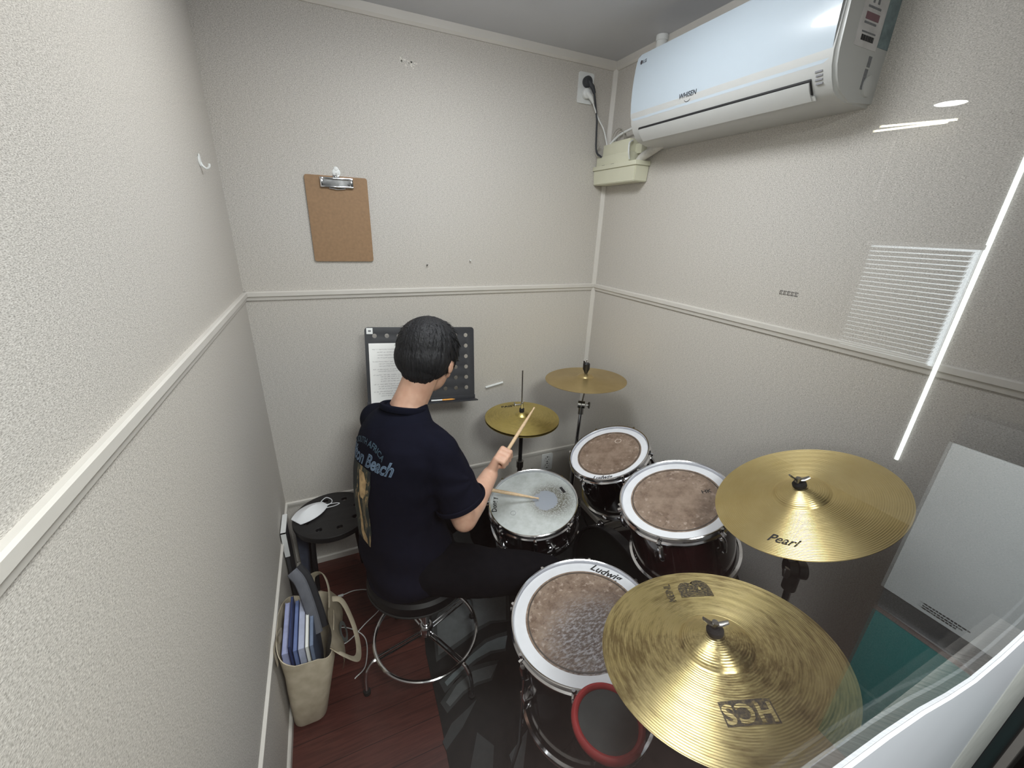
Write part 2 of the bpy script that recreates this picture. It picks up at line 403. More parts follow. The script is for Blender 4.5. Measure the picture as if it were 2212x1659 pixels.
def snare_head():
    m = N('coated_head_worn'); b = m.b
    n1 = m.n('TexNoise', i_Scale=26.0, i_Detail=7.0, i_Roughness=.75); m.l(m.pos((1, 1, 0)), n1.inputs['Vector'])
    n2 = m.n('TexNoise', i_Scale=150.0, i_Detail=5.0, i_Roughness=.8); m.l(m.pos((1, 1, 0)), n2.inputs['Vector'])
    base_ = m.ramp(n1.outputs[0], [(.3, srgb((166, 170, 168))), (.6, srgb((188, 193, 193)))])
    # bare patch where the coating has gone
    d = dist_xy(m, .048, -.018); ns = m.n('Math', operation='MULTIPLY', i_1=.05); m.l(n1.outputs[0], ns.inputs[0])
    dd = m.n('Math', operation='ADD'); m.l(d, dd.inputs[0]); m.l(ns.outputs[0], dd.inputs[1])
    patch = m.n('MapRange', interpolation_type='SMOOTHSTEP'); patch.inputs[1].default_value = .078; patch.inputs[2].default_value = .074; m.l(dd.outputs[0], patch.inputs[0])
    # dirt speckle around it
    d2 = dist_xy(m, .072, -.028); h1 = m.n('MapRange', interpolation_type='SMOOTHSTEP'); h1.inputs[1].default_value = .125; h1.inputs[2].default_value = .045; m.l(d2, h1.inputs[0])
    sp = m.ramp(n2.outputs[0], [(.36, (0,)*3), (.54, (1,)*3)])
    fc = m.n('Math', operation='MULTIPLY'); m.l(h1.outputs[0], fc.inputs[0]); m.l(sp, fc.inputs[1])
    mx = m.n('Mix', data_type='RGBA'); m.l(fc.outputs[0], mx.inputs[0]); m.l(base_, mx.inputs[6]); mx.inputs[7].default_value = (*srgb((92, 88, 76)), 1)
    my = m.n('Mix', data_type='RGBA'); m.l(patch.outputs[0], my.inputs[0]); m.l(mx.outputs[2], my.inputs[6]); my.inputs[7].default_value = (*srgb((146, 152, 162)), 1)
    m.l(my.outputs[2], b.inputs['Base Color']); b.inputs['Roughness'].default_value = .5
    return m.m
M['tan_a'] = tan_head('tan_head_a'); M['tan_scuff'] = tan_head('tan_head_scuffed', .22, 1); M['snare_head'] = snare_head()
M['dark_ring'] = mat('dark_ring', (70, 62, 56), .5)
def drum(name, label, cat, c, n, R, depth, shell, kind, nl, a0=0, lug_len=.05, group=None):
    rot = tilt(*n); t = thing(name, label, cat, c, rot, group)
    Rs = R-.012
    mk('shell', lathe(B(), [(Rs-.006, -.02), (Rs, -.02), (Rs, -depth+.01), (Rs-.006, -depth+.01)], 72, closed=True), shell, t)
    for nm, z0, sgn in (('top_hoop', 0, 1), ('bottom_hoop', -depth, -1)):
        pr = [(R-.0045, 0), (R-.001, .0015), (R+.001, 0), (R-.0015, -.004), (R-.0015, -.018), (R+.004, -.021), (R+.004, -.025), (R-.005, -.026), (R-.0045, -.004)]
        mk(nm, lathe(B(), [(r, z0+z*sgn) for r, z in pr], 96, closed=True), M['chrome'], t)
    hz = -.009
    if kind == 'snare':
        mk('drum_head', lathe(B(), [(R-.005, hz-.004), (R-.012, hz-.001), (R-.014, hz), (0, hz)], 96), M['snare_head'], t)
    else:
        hd = mk('drum_head', lathe(B(), [(R-.005, hz-.004), (R-.009, hz), (R*.80, hz)], 96), M['white_film'], t)
        mk('inner_film', lathe(B(), [(R*.80, hz), (R*.79, hz-.0006), (0, hz-.0006)], 96), M['tan_scuff'] if kind == 'scuff' else M['tan_a'], hd)
        mk('dot_ring', lathe(B(), [(R*.775, hz+.0002), (R*.755, hz+.0002)], 96), M['dark_ring'], hd)
    for k in range(nl):
        a = a0+2*pi*k/nl; d = Vector((cos(a), sin(a), 0)); bm = B()
        zt = -.045; zb = zt-lug_len
        pts = [(d*(Rs+.001)+Vector((0, 0, zt+.004))), (d*(Rs+.012)+Vector((0, 0, zt-.002))), (d*(Rs+.015)+Vector((0, 0, (zt+zb)/2))), (d*(Rs+.012)+Vector((0, 0, zb+.002))), (d*(Rs+.001)+Vector((0, 0, zb-.004)))]
        tube(bm, spline(pts, 4), [.006]+[.0085]*(len(spline(pts, 4))-2)+[.006], 10)
        lg = mk('lug', bm, M['chrome'], t)
        bm = B(); p = d*(R+.002)
        tube(bm, [p+Vector((0, 0, -.002)), p+Vector((0, 0, zt))], .0028, 8)
        tube(bm, [p+Vector((0, 0, .001)), p+Vector((0, 0, -.007))], .0052, 8)
        tube(bm, [p+d*-.004+Vector((0, 0, -.02)), p+d*.008+Vector((0, 0, -.024))], .007, 8)
        mk('tension_rod', bm, M['chrome'], lg)
        if depth < .2:
            bm = B(); tube(bm, [p+Vector((0, 0, -depth+.002)), p+Vector((0, 0, zb))], .0028, 8); mk('tension_rod', bm, M['chrome'], lg)
    return t
def flat_text(parent, name, s, size, x, y, ang, z, mt, shear=0, bold=0, arc=0, zf=None, sx=1, space=1):
    bm = text_bm(s, size, shear, bold, arc, space); ca, sa = cos(ang), sin(ang)
    def f(p):
        X, Y = x+p.x*sx*ca-p.y*sa, y+p.x*sx*sa+p.y*ca
        return Vector((X, Y, (zf(sqrt(X*X+Y*Y)) if zf else 0)+z))
    place(bm, f); return mk(name, bm, mt, parent, smooth=False)
def up_at(ang_up):
    """text rotation when the text's up direction is ang_up (degrees)"""
    return radians(ang_up-90)

snare = drum('snare_drum', 'snare drum with a worn coated white head in front of the drummer', 'drum', (.977, -.682, .628), (-.165, -.102), .184, .14, M['black_shell'], 'snare', 8, .35, .06)
flat_text(snare, 'logo_print', 'Dong y', .028, -.150, .060, up_at(158), -.0085, M['ink'], .1, .0006)
bm = B(); box(bm, (-.018, -.006, 0), (.018, .006, .0004)); place(bm, lambda p: Vector((.139-p.y, -.001+p.x, p.z-.0088))); mk('logo_print', bm, M['ink'], snare, smooth=False)
flat_text(snare, 'logo_print', 'REMO', .011, .124, -.001, up_at(180), -.0085, M['grey_ink'])
bm = B(); ring(bm, .0105, .0006, (-.100, -.018, -.0085), n=24, m=6); mk('stamp_ring', bm, M['grey_ink'], snare)
bm = B(); tube(bm, [(-.02, -.189, -.05), (-.02, -.205, -.05), (-.02, -.205, -.085)], .007, 8); box(bm, (-.035, -.2, -.10), (-.005, -.168, -.055), .004); tube(bm, [(-.045, -.2, -.075), (.005, -.2, -.075)], .005, 8)
mk('snare_strainer', bm, M['chrome'], snare)
tomA = drum('tom_drum', 'smaller rack tom with a white ringed tan head, beside the snare', 'drum', (1.281, -.742, .83), (-.424, .065), .165, .23, M['black_shell'], 'tan', 6, .2)
flat_text(tomA, 'logo_print', 'Ludwig', .026, -.107, -.097, up_at(49), -.0085, M['ink'], .35, .0006)
bm = B(); ring(bm, .0125, .0014, (.072, .028, -.0095), n=28, m=6, sq=.3); mk('stamp_ring', bm, mat('pale_ring', (186, 172, 160), .5), tomA)
tomB = drum('tom_drum', 'larger rack tom with a white ringed tan head, left of the plain gold cymbal', 'drum', (1.245, -1.136, .888), (-.342, .061), .176, .25, M['wine_shell'], 'tan', 6, -.52)
flat_text(tomB, 'logo_print', 'HK', .022, .088, -.042, up_at(60), -.0093, M['ink'], 0, .0003)
tomF = drum('floor_tom_drum', 'floor tom with a scuffed shiny head, partly under the large lettered cymbal', 'drum', (.875, -1.208, .616), (-.131, .054), .213, .38, M['black_shell'], 'scuff', 8, .1)
flat_text(tomF, 'logo_print', 'Ludwig', .036, .153, .100, up_at(30), -.0085, M['ink'], .35, .0008)
Rf = tilt(-.131, .054)
for a in (1.2, 3.2, 5.0):
    d = Vector((cos(a), sin(a), 0)); bm = B(); cF = Vector((.875, -1.208, .616))
    p = cF+Rf@(d*.222+Vector((0, 0, -.18)))
    tube(bm, [p+Vector((0, 0, .12)), p+Vector((0, 0, -.12)), Vector((p.x, p.y, .2)), Vector((p.x+d.x*.03, p.y+d.y*.03, .06)), Vector((p.x+d.x*.03, p.y+d.y*.03, .03))], .006, 10)
    lg = mk('leg', bm, M['chrome'], tomF, world=True)
    bm = B(); tube(bm, [(p.x+d.x*.03, p.y+d.y*.03, .0), (p.x+d.x*.03, p.y+d.y*.03, .035)], .011, 10); mk('rubber_foot', bm, M['rubber'], lg, world=True)
    bm = B(); c2 = cF+Rf@(d*.213+Vector((0, 0, -.2))); box(bm, c2-Vector((.016, .016, .02)), c2+Vector((.016, .016, .02)), .004); mk('leg_bracket', bm, M['chrome'], tomF, world=True)

# bass drum lying on its side, head towards the drummer
KC = Vector((1.224, -.966, .285)); kd = thing('bass_drum', 'black bass drum on its side behind the rack toms, batter head facing the drummer', 'drum', (1.4, -.966, 0))
ax = Vector((1, 0, 0))
bm = B(); lathe(bm, [(.272, 0), (.272, .36), (.266, .36), (.266, 0)], 72, KC+ax*.01, ax, closed=True); mk('shell', bm, M['black_shell'], kd, world=True)
for z in (0, .37):
    bm = B(); lathe(bm, [(.277, -.02), (.284, -.02), (.284, .018), (.277, .018)], 80, KC+ax*z, ax, closed=True); mk('hoop', bm, mat('hoop_black', (30, 30, 31), .3), kd, world=True)
bm = B(); lathe(bm, [(.276, .0), (.27, -.006), (0, -.006)], 72, KC, ax); mk('batter_head', bm, mat('black_head', (22, 27, 25), .45, amp=.2), kd, world=True)
for k in range(8):
    a = .3+k*pi/4; d = Vector((0, cos(a), sin(a))); bm = B(); p = KC+d*.292
    tube(bm, [p+ax*-.025, p+ax*.10], .003, 8); box(bm, p-Vector((.012, .012, .012)), p+Vector((.006, .012, .012)), .003); mk('claw_hook', bm, M['chrome'], kd, world=True)
bm = B(); tube(bm, [(1.42, -.95, .56), (1.42, -.95, .70)], .014, 12)
tube(bm, [(1.42, -.95, .70), (1.42, -.86, .74), (1.38, -.80, .72)], .008, 10); tube(bm, [(1.42, -.95, .70), (1.42, -1.02, .76), (1.40, -1.08, .76)], .008, 10)
box(bm, (1.38, -.99, .555), (1.46, -.91, .585), .006); box(bm, (1.395, -.975, .68), (1.445, -.925, .73), .008); mk('tom_holder', bm, M['chrome'], kd, world=True)
for s_ in (-1, 1):
    bm = B(); tube(bm, [(1.5, -.966+s_*.26, .22), (1.46, -.966+s_*.36, .02), (1.46, -.966+s_*.365, .0)], .006, 8); mk('spur', bm, M['chrome'], kd, world=True)
bm = B(); box(bm, (.93, -.93, .004), (1.19, -.86, .014), .003)
prism(bm, [(.94, .012), (1.16, .075), (1.16, .085), (.94, .022)], 1, -.925, -.865); tube(bm, [(1.17, -.93, .01), (1.17, -.93, .2), (1.17, -.86, .2), (1.17, -.86, .01)], .007, 8)
tube(bm, [(1.17, -.895, .2), (1.19, -.895, .33)], .004, 8); t = thing('bass_drum_pedal', 'metal bass drum foot pedal below the bass drum head', 'pedal', (1.06, -.9, 0)); mk('pedal_frame', bm, M['steel'], t, world=True)
bm = B(); ell(bm, (1.185, -.895, .34), (.022, .022, .03), sub=2); mk('beater', bm, M['felt'], t, world=True)

# ------------------------------------------------------------------ cymbals
def brass(name, c1, c2, grime=0, rough=.3, grooves=True, an=.75):
    m = N(name); b = m.b; b.inputs['Metallic'].default_value = 1
    n1 = m.n('TexNoise', i_Scale=14.0, i_Detail=5.0, i_Roughness=.65); m.l(m.pos((1, 1, 0)), n1.inputs['Vector'])
    col = m.ramp(n1.outputs[0], [(.35, srgb(c1)), (.65, srgb(c2))])
    d = dist_xy(m)
    if grime:
        cb = m.n('CombineXYZ'); sc = m.n('Math', operation='MULTIPLY', i_1=260.0); m.l(d, sc.inputs[0]); m.l(sc.outputs[0], cb.inputs[0])
        tc = m.n('TexCoord'); gr = m.n('TexGradient', gradient_type='RADIAL'); m.l(tc.outputs['Object'], gr.inputs[0]); g2 = m.n('Math', operation='MULTIPLY', i_1=40.0); m.l(gr.outputs[1], g2.inputs[0]); m.l(g2.outputs[0], cb.inputs[1])
        n2 = m.n('TexNoise', i_Scale=.55, i_Detail=5.0, i_Roughness=.7); m.l(cb.outputs[0], n2.inputs['Vector'])
        n3 = m.n('TexNoise', i_Scale=6.0, i_Detail=3.0); m.l(m.pos((1, 1, 0)), n3.inputs['Vector'])
        mm = m.n('Math', operation='MULTIPLY'); m.l(n2.outputs[0], mm.inputs[0]); m.l(n3.outputs[0], mm.inputs[1])
        f = m.ramp(mm.outputs[0], [(.22, (0,)*3), (.36, (grime,)*3)])
        mx = m.n('Mix', data_type='RGBA'); m.l(f, mx.inputs[0]); m.l(col, mx.inputs[6]); mx.inputs[7].default_value = (*srgb((122, 100, 62)), 1); col = mx.outputs[2]
    m.l(col, b.inputs['Base Color']); b.inputs['Roughness'].default_value = rough; b.inputs['Anisotropic'].default_value = an; b.inputs['Anisotropic Rotation'].default_value = .25
    tg = m.n('Tangent', direction_type='RADIAL', axis='Z'); m.l(tg.outputs[0], b.inputs['Tangent'])
    if grooves:
        sc = m.n('Math', operation='MULTIPLY', i_1=2*pi/.0042); m.l(d, sc.inputs[0]); sn = m.n('Math', operation='SINE'); m.l(sc.outputs[0], sn.inputs[0])
        bp = m.n('Bump', i_Strength=.35, i_Distance=.0005); m.l(sn.outputs[0], bp.inputs['Height']); m.l(bp.outputs[0], b.inputs['Normal'])
    return m.m
def cyprof(R, br, bh, drop):
    """cymbal height at radius r, 0 at the edge"""
    def z(r):
        if r < br:
            q = r/br; return drop*(1-br/R)**1.15 + bh*sqrt(max(0, 1-q*q))*.35 + bh*.65*(1-q**2.2)
        return drop*(1-r/R)**1.15
    return z
def cymbal(name, label, c, n, R, mt, br, bh, drop, spin=0, group=None, rip=0):
    t = thing(name, label, 'cymbal', c, tilt(*n), group); z = cyprof(R, br, bh, drop)
    rs = [.006+(br-.006)*k/14 for k in range(15)]+[br+(R-br)*k/60 for k in range(1, 61)]
    def zz(r): return z(r)+(rip*sin(2*pi*r/.0052) if (r > br*1.1 and r < R*.96) else 0)
    bm = B(); lathe(bm, [(r, zz(r)) for r in rs]+[(r, z(r)-.0014) for r in rs[::-1]], 128, closed=True)
    mk('plate', bm, mt, t, smooth=60)
    return t, z
M['brass_pearl'] = brass('brass_clean', (228, 206, 146), (236, 216, 158), 0, .34)
M['brass_old'] = brass('brass_old', (224, 206, 146), (234, 216, 160), .75, .32)
M['brass_hat'] = brass('brass_hat', (206, 188, 116), (216, 198, 128), .3, .38, False, .4)
M['brass_small'] = brass('brass_small', (196, 174, 126), (206, 184, 134), 0, .36, False, .6)
cyP, zP = cymbal('cymbal', 'plain gold crash cymbal on the right, clean and tilted, above the larger rack tom', (1.325, -1.44, 1.071), (-.426, .246), .203, M['brass_pearl'], .062, .02, .022, rip=.00025)
flat_text(cyP, 'logo_print', 'Pearl', .030, -.150, -.049, up_at(18), .0006, M['ink'], .4, .0004, zf=zP)
cyM, zM = cymbal('cymbal', 'large worn gold cymbal with dark block letters, nearest the camera', (.90, -1.58, .93), (-.114, .21), .216, M['brass_old'], .067, .022, .024, rip=.00035)
def patch(parent, name, x0, x1, y0, y1, cx, cy, ang, zf, mt, z=.0005, nx=24, ny=10):
    bm = B(); ca, sa = cos(ang), sin(ang); g = []
    for i_ in range(nx+1):
        row = []
        for j in range(ny+1):
            px, py = x0+(x1-x0)*i_/nx, y0+(y1-y0)*j/ny; X, Y = cx+px*ca-py*sa, cy+px*sa+py*ca
            row.append(bm.verts.new((X, Y, zf(sqrt(X*X+Y*Y))+z)))
        g.append(row)
    for i_ in range(nx):
        for j in range(ny): bm.faces.new((g[i_][j], g[i_+1][j], g[i_+1][j+1], g[i_][j+1]))
    return mk(name, bm, mt, parent, smooth=False)
def worn_ink():
    m = N('worn_black_print'); b = m.b
    n2 = m.n('TexNoise', i_Scale=220.0, i_Detail=4.0); m.l(m.pos((1, 1, 0)), n2.inputs['Vector'])
    m.l(m.ramp(n2.outputs[0], [(.45, srgb((46, 42, 36))), (.66, srgb((110, 96, 62)))]), b.inputs['Base Color']); b.inputs['Roughness'].default_value = .5
    return m.m
M['worn_ink'] = worn_ink()
# lettered block: reads HCS seen from the rim
A1 = up_at(-116+180)
patch(cyM, 'logo_block', -.042, .042, -.019, .019, -.058, -.113, A1, zM, M['worn_ink'])
flat_text(cyM, 'logo_print', 'HCS', .040, -.058, -.113, A1+pi, .0012, M['brass_old'], 0, .0012, zf=zM, space=1.15)
A2 = up_at(55)
flat_text(cyM, 'logo_print', 'B', .085, .086, .128, A2+pi/2+.1, .0007, M['worn_ink'], 0, .006, zf=zM, sx=1.1)
flat_text(cyM, 'logo_print', 'MEINL', .022, .030, .150, A2+pi/2+.1, .0007, M['worn_ink'], 0, .0005, zf=zM)
cyH = thing('hi_hat_cymbals', 'pair of gold hi-hat cymbals under the raised drumstick', 'cymbal', (1.086, -.325, .826), tilt(-.006, -.019))
zH = cyprof(.178, .035, .016, .02)
bm = B(); rs = [.006+(.172)*k/60 for k in range(61)]
lathe(bm, [(r, zH(r)) for r in rs]+[(r, zH(r)-.0014) for r in rs[::-1]], 96, closed=True); mk('top_cymbal', bm, M['brass_hat'], cyH, smooth=60)
bm = B(); lathe(bm, [(r, -.010-zH(r)) for r in rs]+[(r, -.0114-zH(r)) for r in rs[::-1]], 96, closed=True); mk('bottom_cymbal', bm, M['brass_hat'], cyH, smooth=60)
flat_text(cyH, 'logo_print', 'PAISTE', .030, -.010, .122, up_at(85), .0006, M['ink'], 0, .0006, arc=-.18, zf=zH)
cyS, zS = cymbal('cymbal', 'small pale gold crash cymbal with a black cap, in the back corner', (1.37, -.41, 1.017), (-.02, .04), .190, M['brass_small'], .040, .014, .02)

# ------------------------------------------------------------------ cymbal stands
def wing(bm, c, s=1.0, d=Vector((1, 0, 0))):
    c = Vector(c)
    for k in (-1, 1):
        q = c+d*k*.010*s
        tube(bm, [c, q+Vector((0, 0, .003*s)), c+d*k*.020*s+Vector((0, 0, .010*s))], [.004*s, .0055*s, .004*s], 8, flat=.5)
    tube(bm, [c-Vector((0, 0, .006*s)), c+Vector((0, 0, .006*s))], .0055*s, 10)
def tripod(t, x, y, h, spread=.22, a0=0.5, mt=None, floor=0.0):
    mt = mt or M['chrome']
    for k in range(3):
        a = a0+k*2*pi/3; d = Vector((cos(a), sin(a), 0)); b0 = Vector((x, y, 0)); bm = B()
        tube(bm, [b0+d*.018+Vector((0, 0, h)), b0+d*spread+Vector((0, 0, .02))], .006, 8, flat=1.4)
        tube(bm, [b0+d*.018+Vector((0, 0, .06)), b0+d*spread*.55+Vector((0, 0, h*.5))], .0045, 8)
        lg = mk('leg', bm, mt, t, world=True)
        bm = B(); tube(bm, [b0+d*(spread-.012)+Vector((0, 0, .026)), b0+d*(spread+.014)+Vector((0, 0, .010))], .010, 8); mk('rubber_foot', bm, M['rubber'], lg, world=True)
def stand_for(label, c, n, zc, base_xy, cap, tilt_mt, a0=.5, spread=.22, joint=None, floor=0, ts=1.0):
    nv = Vector((n[0], n[1], 1)).normalized(); ctr = Vector(c)+nv*zc
    t = thing('cymbal_stand', label, 'stand', (base_xy[0], base_xy[1], 0))
    bot = Vector(c)-nv*.06; J = Vector(joint) if joint else bot-Vector((0, 0, .03))
    bm = B(); tube(bm, [J, bot, ctr+nv*.012], .004, 10); mk('post', bm, tilt_mt, t, world=True)
    bm = B(); lathe(bm, [(.0, -.03), (.013, -.03), (.016, -.018), (.016, -.004), (.01, 0), (0, 0)], 24, ctr-nv*.006, nv); mk('lower_felt', bm, M['felt'], t, world=True)
    if cap == 'wing':
        bm = B(); lathe(bm, [(0, 0), (.013, 0), (.0155, .004), (.0155, .011), (.012, .015), (0, .015)], 24, ctr-nv*.001, nv); mk('top_felt', bm, M['felt'], t, world=True)
        bm = B(); wing(bm, ctr+nv*.020, 1.15, Vector((.8, -.5, 0)).normalized()); mk('wing_nut', bm, M['steel'], t, world=True)
    else:
        bm = B(); lathe(bm, [(0, -.012), (.006, -.012), (.013, .004), (.016, .010), (.016, .036), (.012, .040), (0, .040)], 24, ctr+nv*.012, nv)
        tube(bm, [ctr+nv*.045+Vector((-.012, 0, 0)), ctr+nv*.062+Vector((-.014, 0, 0))], .006, 8, flat=.5); mk('quick_release_cap', bm, M['black_plastic'], t, world=True)
        bm = B(); tube(bm, [ctr+nv*.04, ctr+nv*.066], .003, 8); ell(bm, ctr+nv*.066, (.0042,)*3, sub=2); mk('threaded_tip', bm, M['chrome'], t, world=True)
    # tilter with its knob
    bm = B(); tube(bm, [J+Vector((-.013, .010, 0))*ts, J+Vector((-.001, .001, 0))*ts], .018*ts, 20); tube(bm, [J+Vector((.001, -.001, 0))*ts, J+Vector((.013, -.010, 0))*ts], .018*ts, 20); tube(bm, [J+Vector((0, 0, -.012)), J+Vector((0, 0, -.05*ts))], .013*ts, 16)
    mk('tilter', bm, tilt_mt, t, world=True)
    bm = B(); k0 = J+Vector((-.016, .006, 0))*ts if cap == 'wing' else J+Vector((.016, -.012, 0)); sd = -1 if cap == 'wing' else 1
    tube(bm, [k0, k0+Vector((sd*.012, -.006, 0))], .004, 8); tube(bm, [k0+Vector((sd*.014, -.007, -.016)), k0+Vector((sd*.014, -.007, 0)), k0+Vector((sd*.016, -.008, .016))], [.007, .011, .007], 12, flat=.4)
    mk('tilter_knob', bm, M['steel'], t, world=True)
    x, y = base_xy
    bm = B(); tube(bm, [J+Vector((0, 0, -.045)), (x, y, .58)], .0095, 12); mk('upper_tube', bm, M['chrome'], t, world=True)
    bm = B(); tube(bm, [(x, y, .60), (x, y, .12)], .0125, 12); mk('lower_tube', bm, M['chrome'], t, world=True)
    bm = B(); tube(bm, [(x, y, .615), (x, y, .56)], .019, 14); wing(bm, Vector((x+.03, y, .585)), 1.1, Vector((0, 1, 0))); mk('height_clamp', bm, M['steel'], t, world=True)
    tripod(t, x, y, .36, spread, a0); return t
stand_for('cymbal stand carrying the clean gold crash cymbal by the right wall', (1.325, -1.44, 1.071), (-.426, .246), zP(.01), (1.43, -1.44), 'wing', mat('dark_steel', (84, 82, 80), .35, 1), 2.0, .17, joint=(1.352, -1.466, .852), ts=1.35)
stand_for('cymbal stand holding the large worn cymbal nearest the camera', (.90, -1.58, .93), (-.114, .21), zM(.01), (1.02, -1.60), 'wing', M['steel'], .9, .2, joint=(.915, -1.60, .84))
stand_for('cymbal stand of the small crash cymbal in the back corner', (1.37, -.41, 1.017), (-.02, .04), zS(.01), (1.36, -.40), 'cap', M['steel'], 1.2, .2, joint=(1.365, -.405, .885))
t = thing('hi_hat_stand', 'hi-hat stand with a thin pull rod rising through the gold cymbals', 'stand', (1.086, -.325, 0))
bm = B(); tube(bm, [(1.086, -.325, .7), (1.078, -.325, 1.065)], .0032, 10); mk('pull_rod', bm, M['steel'], t, world=True)
bm = B(); tube(bm, [(1.083, -.325, .868), (1.083, -.325, .905)], .0065, 12); tube(bm, [(1.075, -.325, .895), (1.05, -.33, .898)], .0035, 8); wing(bm, Vector((1.046, -.33, .898)), .7, Vector((0, 1, 0))); mk('clutch', bm, M['chrome'], t, world=True)
bm = B(); tube(bm, [(1.083, -.325, .857), (1.083, -.325, .872)], .012, 14); mk('felt_washer', bm, M['felt'], t, world=True)
bm = B(); tube(bm, [(1.086, -.325, .80), (1.086, -.325, .45)], .0095, 12); mk('upper_tube', bm, M['black_metal'], t, world=True)
bm = B(); tube(bm, [(1.086, -.325, .57), (1.086, -.325, .12)], .0125, 12); tube(bm, [(1.086, -.325, .585), (1.086, -.325, .55)], .018, 14); mk('lower_tube', bm, M['steel'], t, world=True)
tripod(t, 1.086, -.325, .34, .2, 2.2)
bm = B(); prism(bm, [(1.06, .03), (.86, .012), (.86, .02), (1.06, .06)], 1, -.37, -.29); mk('foot_board', bm, M['steel'], t, world=True)

# practice pad with a red rim
t = thing('practice_pad', 'round dark practice pad with a thick red rim beside the floor tom', 'practice pad', (.757, -1.483, 0))
c0 = Vector((.757, -1.483, .65)); M['red_rim'] = mat('red_rubber', (150, 42, 44), .5, amp=.1)
bm = B(); ring(bm, .074, .0085, c0, m=12, sq=1.3); mk('rim', bm, M['red_rim'], t, world=True)
bm = B(); lathe(bm, [(.073, -.012), (.073, .001), (.068, .004), (0, .004)], 48, c0); mk('pad_surface', bm, mat('grey_rubber_pad', (52, 56, 56), .8, amp=.12), t, world=True)
bm = B(); lathe(bm, [(0, -.02), (.06, -.02), (.072, -.008), (0, -.008)], 48, c0); tube(bm, [c0+Vector((0, 0, -.015)), c0+Vector((0, 0, -.53))], .011, 12); mk('pole', bm, M['black_metal'], t, world=True)
tripod(t, .757, -1.483, .3, .14, .2, M['black_metal'])

# ------------------------------------------------------------------ floor mat with grey print
t = thing('drum_mat', 'black floor mat with grey curved stripes under the drum kit', 'mat', (1.05, -1.0, 0))
bm = B(); prism(bm, [(.54, -.45), (.50, -.70), (.49, -1.0), (.47, -1.3), (.47, -1.8), (1.64, -1.8), (1.64, -.03), (.60, -.03)], 2, .0005, .005); mk('mat_base', bm, mat('mat_black', (22, 24, 24), .95, amp=.12, bump=.4, bscale=700), t, world=True)
M['mat_grey'] = mat('mat_grey_print', (92, 96, 98), .95, amp=.08, nz=60, bump=.4, bscale=700)
M['mat_dark'] = mat('mat_dark_grey_print', (56, 59, 60), .95, amp=.08, nz=60)
M['mat_teal'] = mat('mat_green_grey_print', (108, 117, 120), .95, amp=.08, nz=60)
def matpoly(pts, mt, z=.0056):
    bm = B(); sp = pts; prism(bm, sp, 2, .004, z); mk('printed_shape', bm, mt, t, smooth=False, world=True)
matpoly([(.565, -.53), (.647, -.45), (.78, -.31), (.90, -.215), (1.035, -.205), (1.00, -.378), (.941, -.561), (.884, -.706), (.8, -.684), (.729, -.696), (.658, -.722), (.53, -.76)], M['mat_dark'], .0054)
matpoly([(.582, -.56), (.647, -.478), (.80, -.325), (.905, -.235), (1.018, -.222), (.984, -.378), (.925, -.561), (.870, -.692), (.8, -.67), (.729, -.680), (.658, -.704), (.545, -.735)], M['mat_grey'])
matpoly([(.852, -.745), (.811, -.826), (.751, -.814), (.686, -.823), (.619, -.846), (.53, -.889), (.52, -.84), (.607, -.803), (.678, -.77), (.75, -.743), (.804, -.742)], M['mat_dark'], .0054)
matpoly([(.845, -.765), (.813, -.815), (.751, -.802), (.686, -.81), (.619, -.832), (.545, -.868), (.54, -.85), (.607, -.815), (.678, -.784), (.75, -.76), (.804, -.759)], M['mat_teal'])
matpoly([(.770, -.850), (.712, -.916), (.655, -.91), (.595, -.922), (.52, -.96), (.505, -.915), (.58, -.86), (.656, -.833), (.714, -.838)], M['mat_dark'], .0054)
matpoly([(.758, -.863), (.712, -.905), (.655, -.899), (.595, -.911), (.535, -.942), (.525, -.922), (.58, -.878), (.656, -.852), (.714, -.857)], M['mat_grey'])
matpoly([(.635, -.957), (.559, -1.024), (.485, -1.069), (.48, -1.04), (.525, -.998), (.593, -.974)], M['mat_dark'])
matpoly([(.769, -1.122), (.678, -1.165), (.674, -1.203), (.706, -1.217), (.734, -1.175)], M['mat_grey'])
matpoly([(.60, -1.06), (.50, -1.22), (.49, -1.42), (.55, -1.40), (.58, -1.25), (.64, -1.12)], M['mat_dark'])
# ------------------------------------------------------------------ drummer
def skin_mat():
    m = N('skin'); b = m.b
    n1 = m.n('TexNoise', i_Scale=30.0, i_Detail=4.0); m.l(m.pos(), n1.inputs['Vector'])
    m.l(m.ramp(n1.outputs[0], [(.3, srgb((196, 152, 130))), (.7, srgb((212, 172, 150)))]), b.inputs['Base Color'])
    b.inputs['Roughness'].default_value = .5; b.inputs['Subsurface Weight'].default_value = .12; b.inputs['Subsurface Radius'].default_value = (.02, .008, .005); b.inputs['Subsurface Scale'].default_value = .3
    return m.m
M['skin'] = skin_mat()
M['tee'] = mat('navy_cotton', (16, 17, 29), .95, amp=.1, nz=40, bump=.3, bscale=1400, spec=.1)
M['trousers'] = mat('black_trousers', (13, 13, 17), .95, amp=.15, nz=30, bump=.3, bscale=900, spec=.08)
V3 = Vector
FW = V3((cos(radians(20)), sin(radians(20)), 0)); RT = V3((FW.y, -FW.x, 0)); UP = V3((0, 0, 1))
man = thing('person', 'person in a navy printed T-shirt seated with back to the camera, drumming with two sticks', 'person', (.46, -.73, 0))
hf = V3((cos(radians(50)), sin(radians(50)), 0)); hr = V3((hf.y, -hf.x, 0)); pt = radians(-22)
hF = (hf*cos(pt)+UP*sin(pt)).normalized(); hU = hr.cross(hF).normalized(); HC = V3((.586, -.597, 1.266))
def ER(): return (hr, hF, hU)
shR, elR, wrR = V3((.558, -.80, 1.012)), V3((.632, -.832, .748)), V3((.783, -.68, .796))
shL, elL, wrL = V3((.418, -.50, 1.005)), V3((.47, -.40, .765)), V3((.665, -.575, .718))
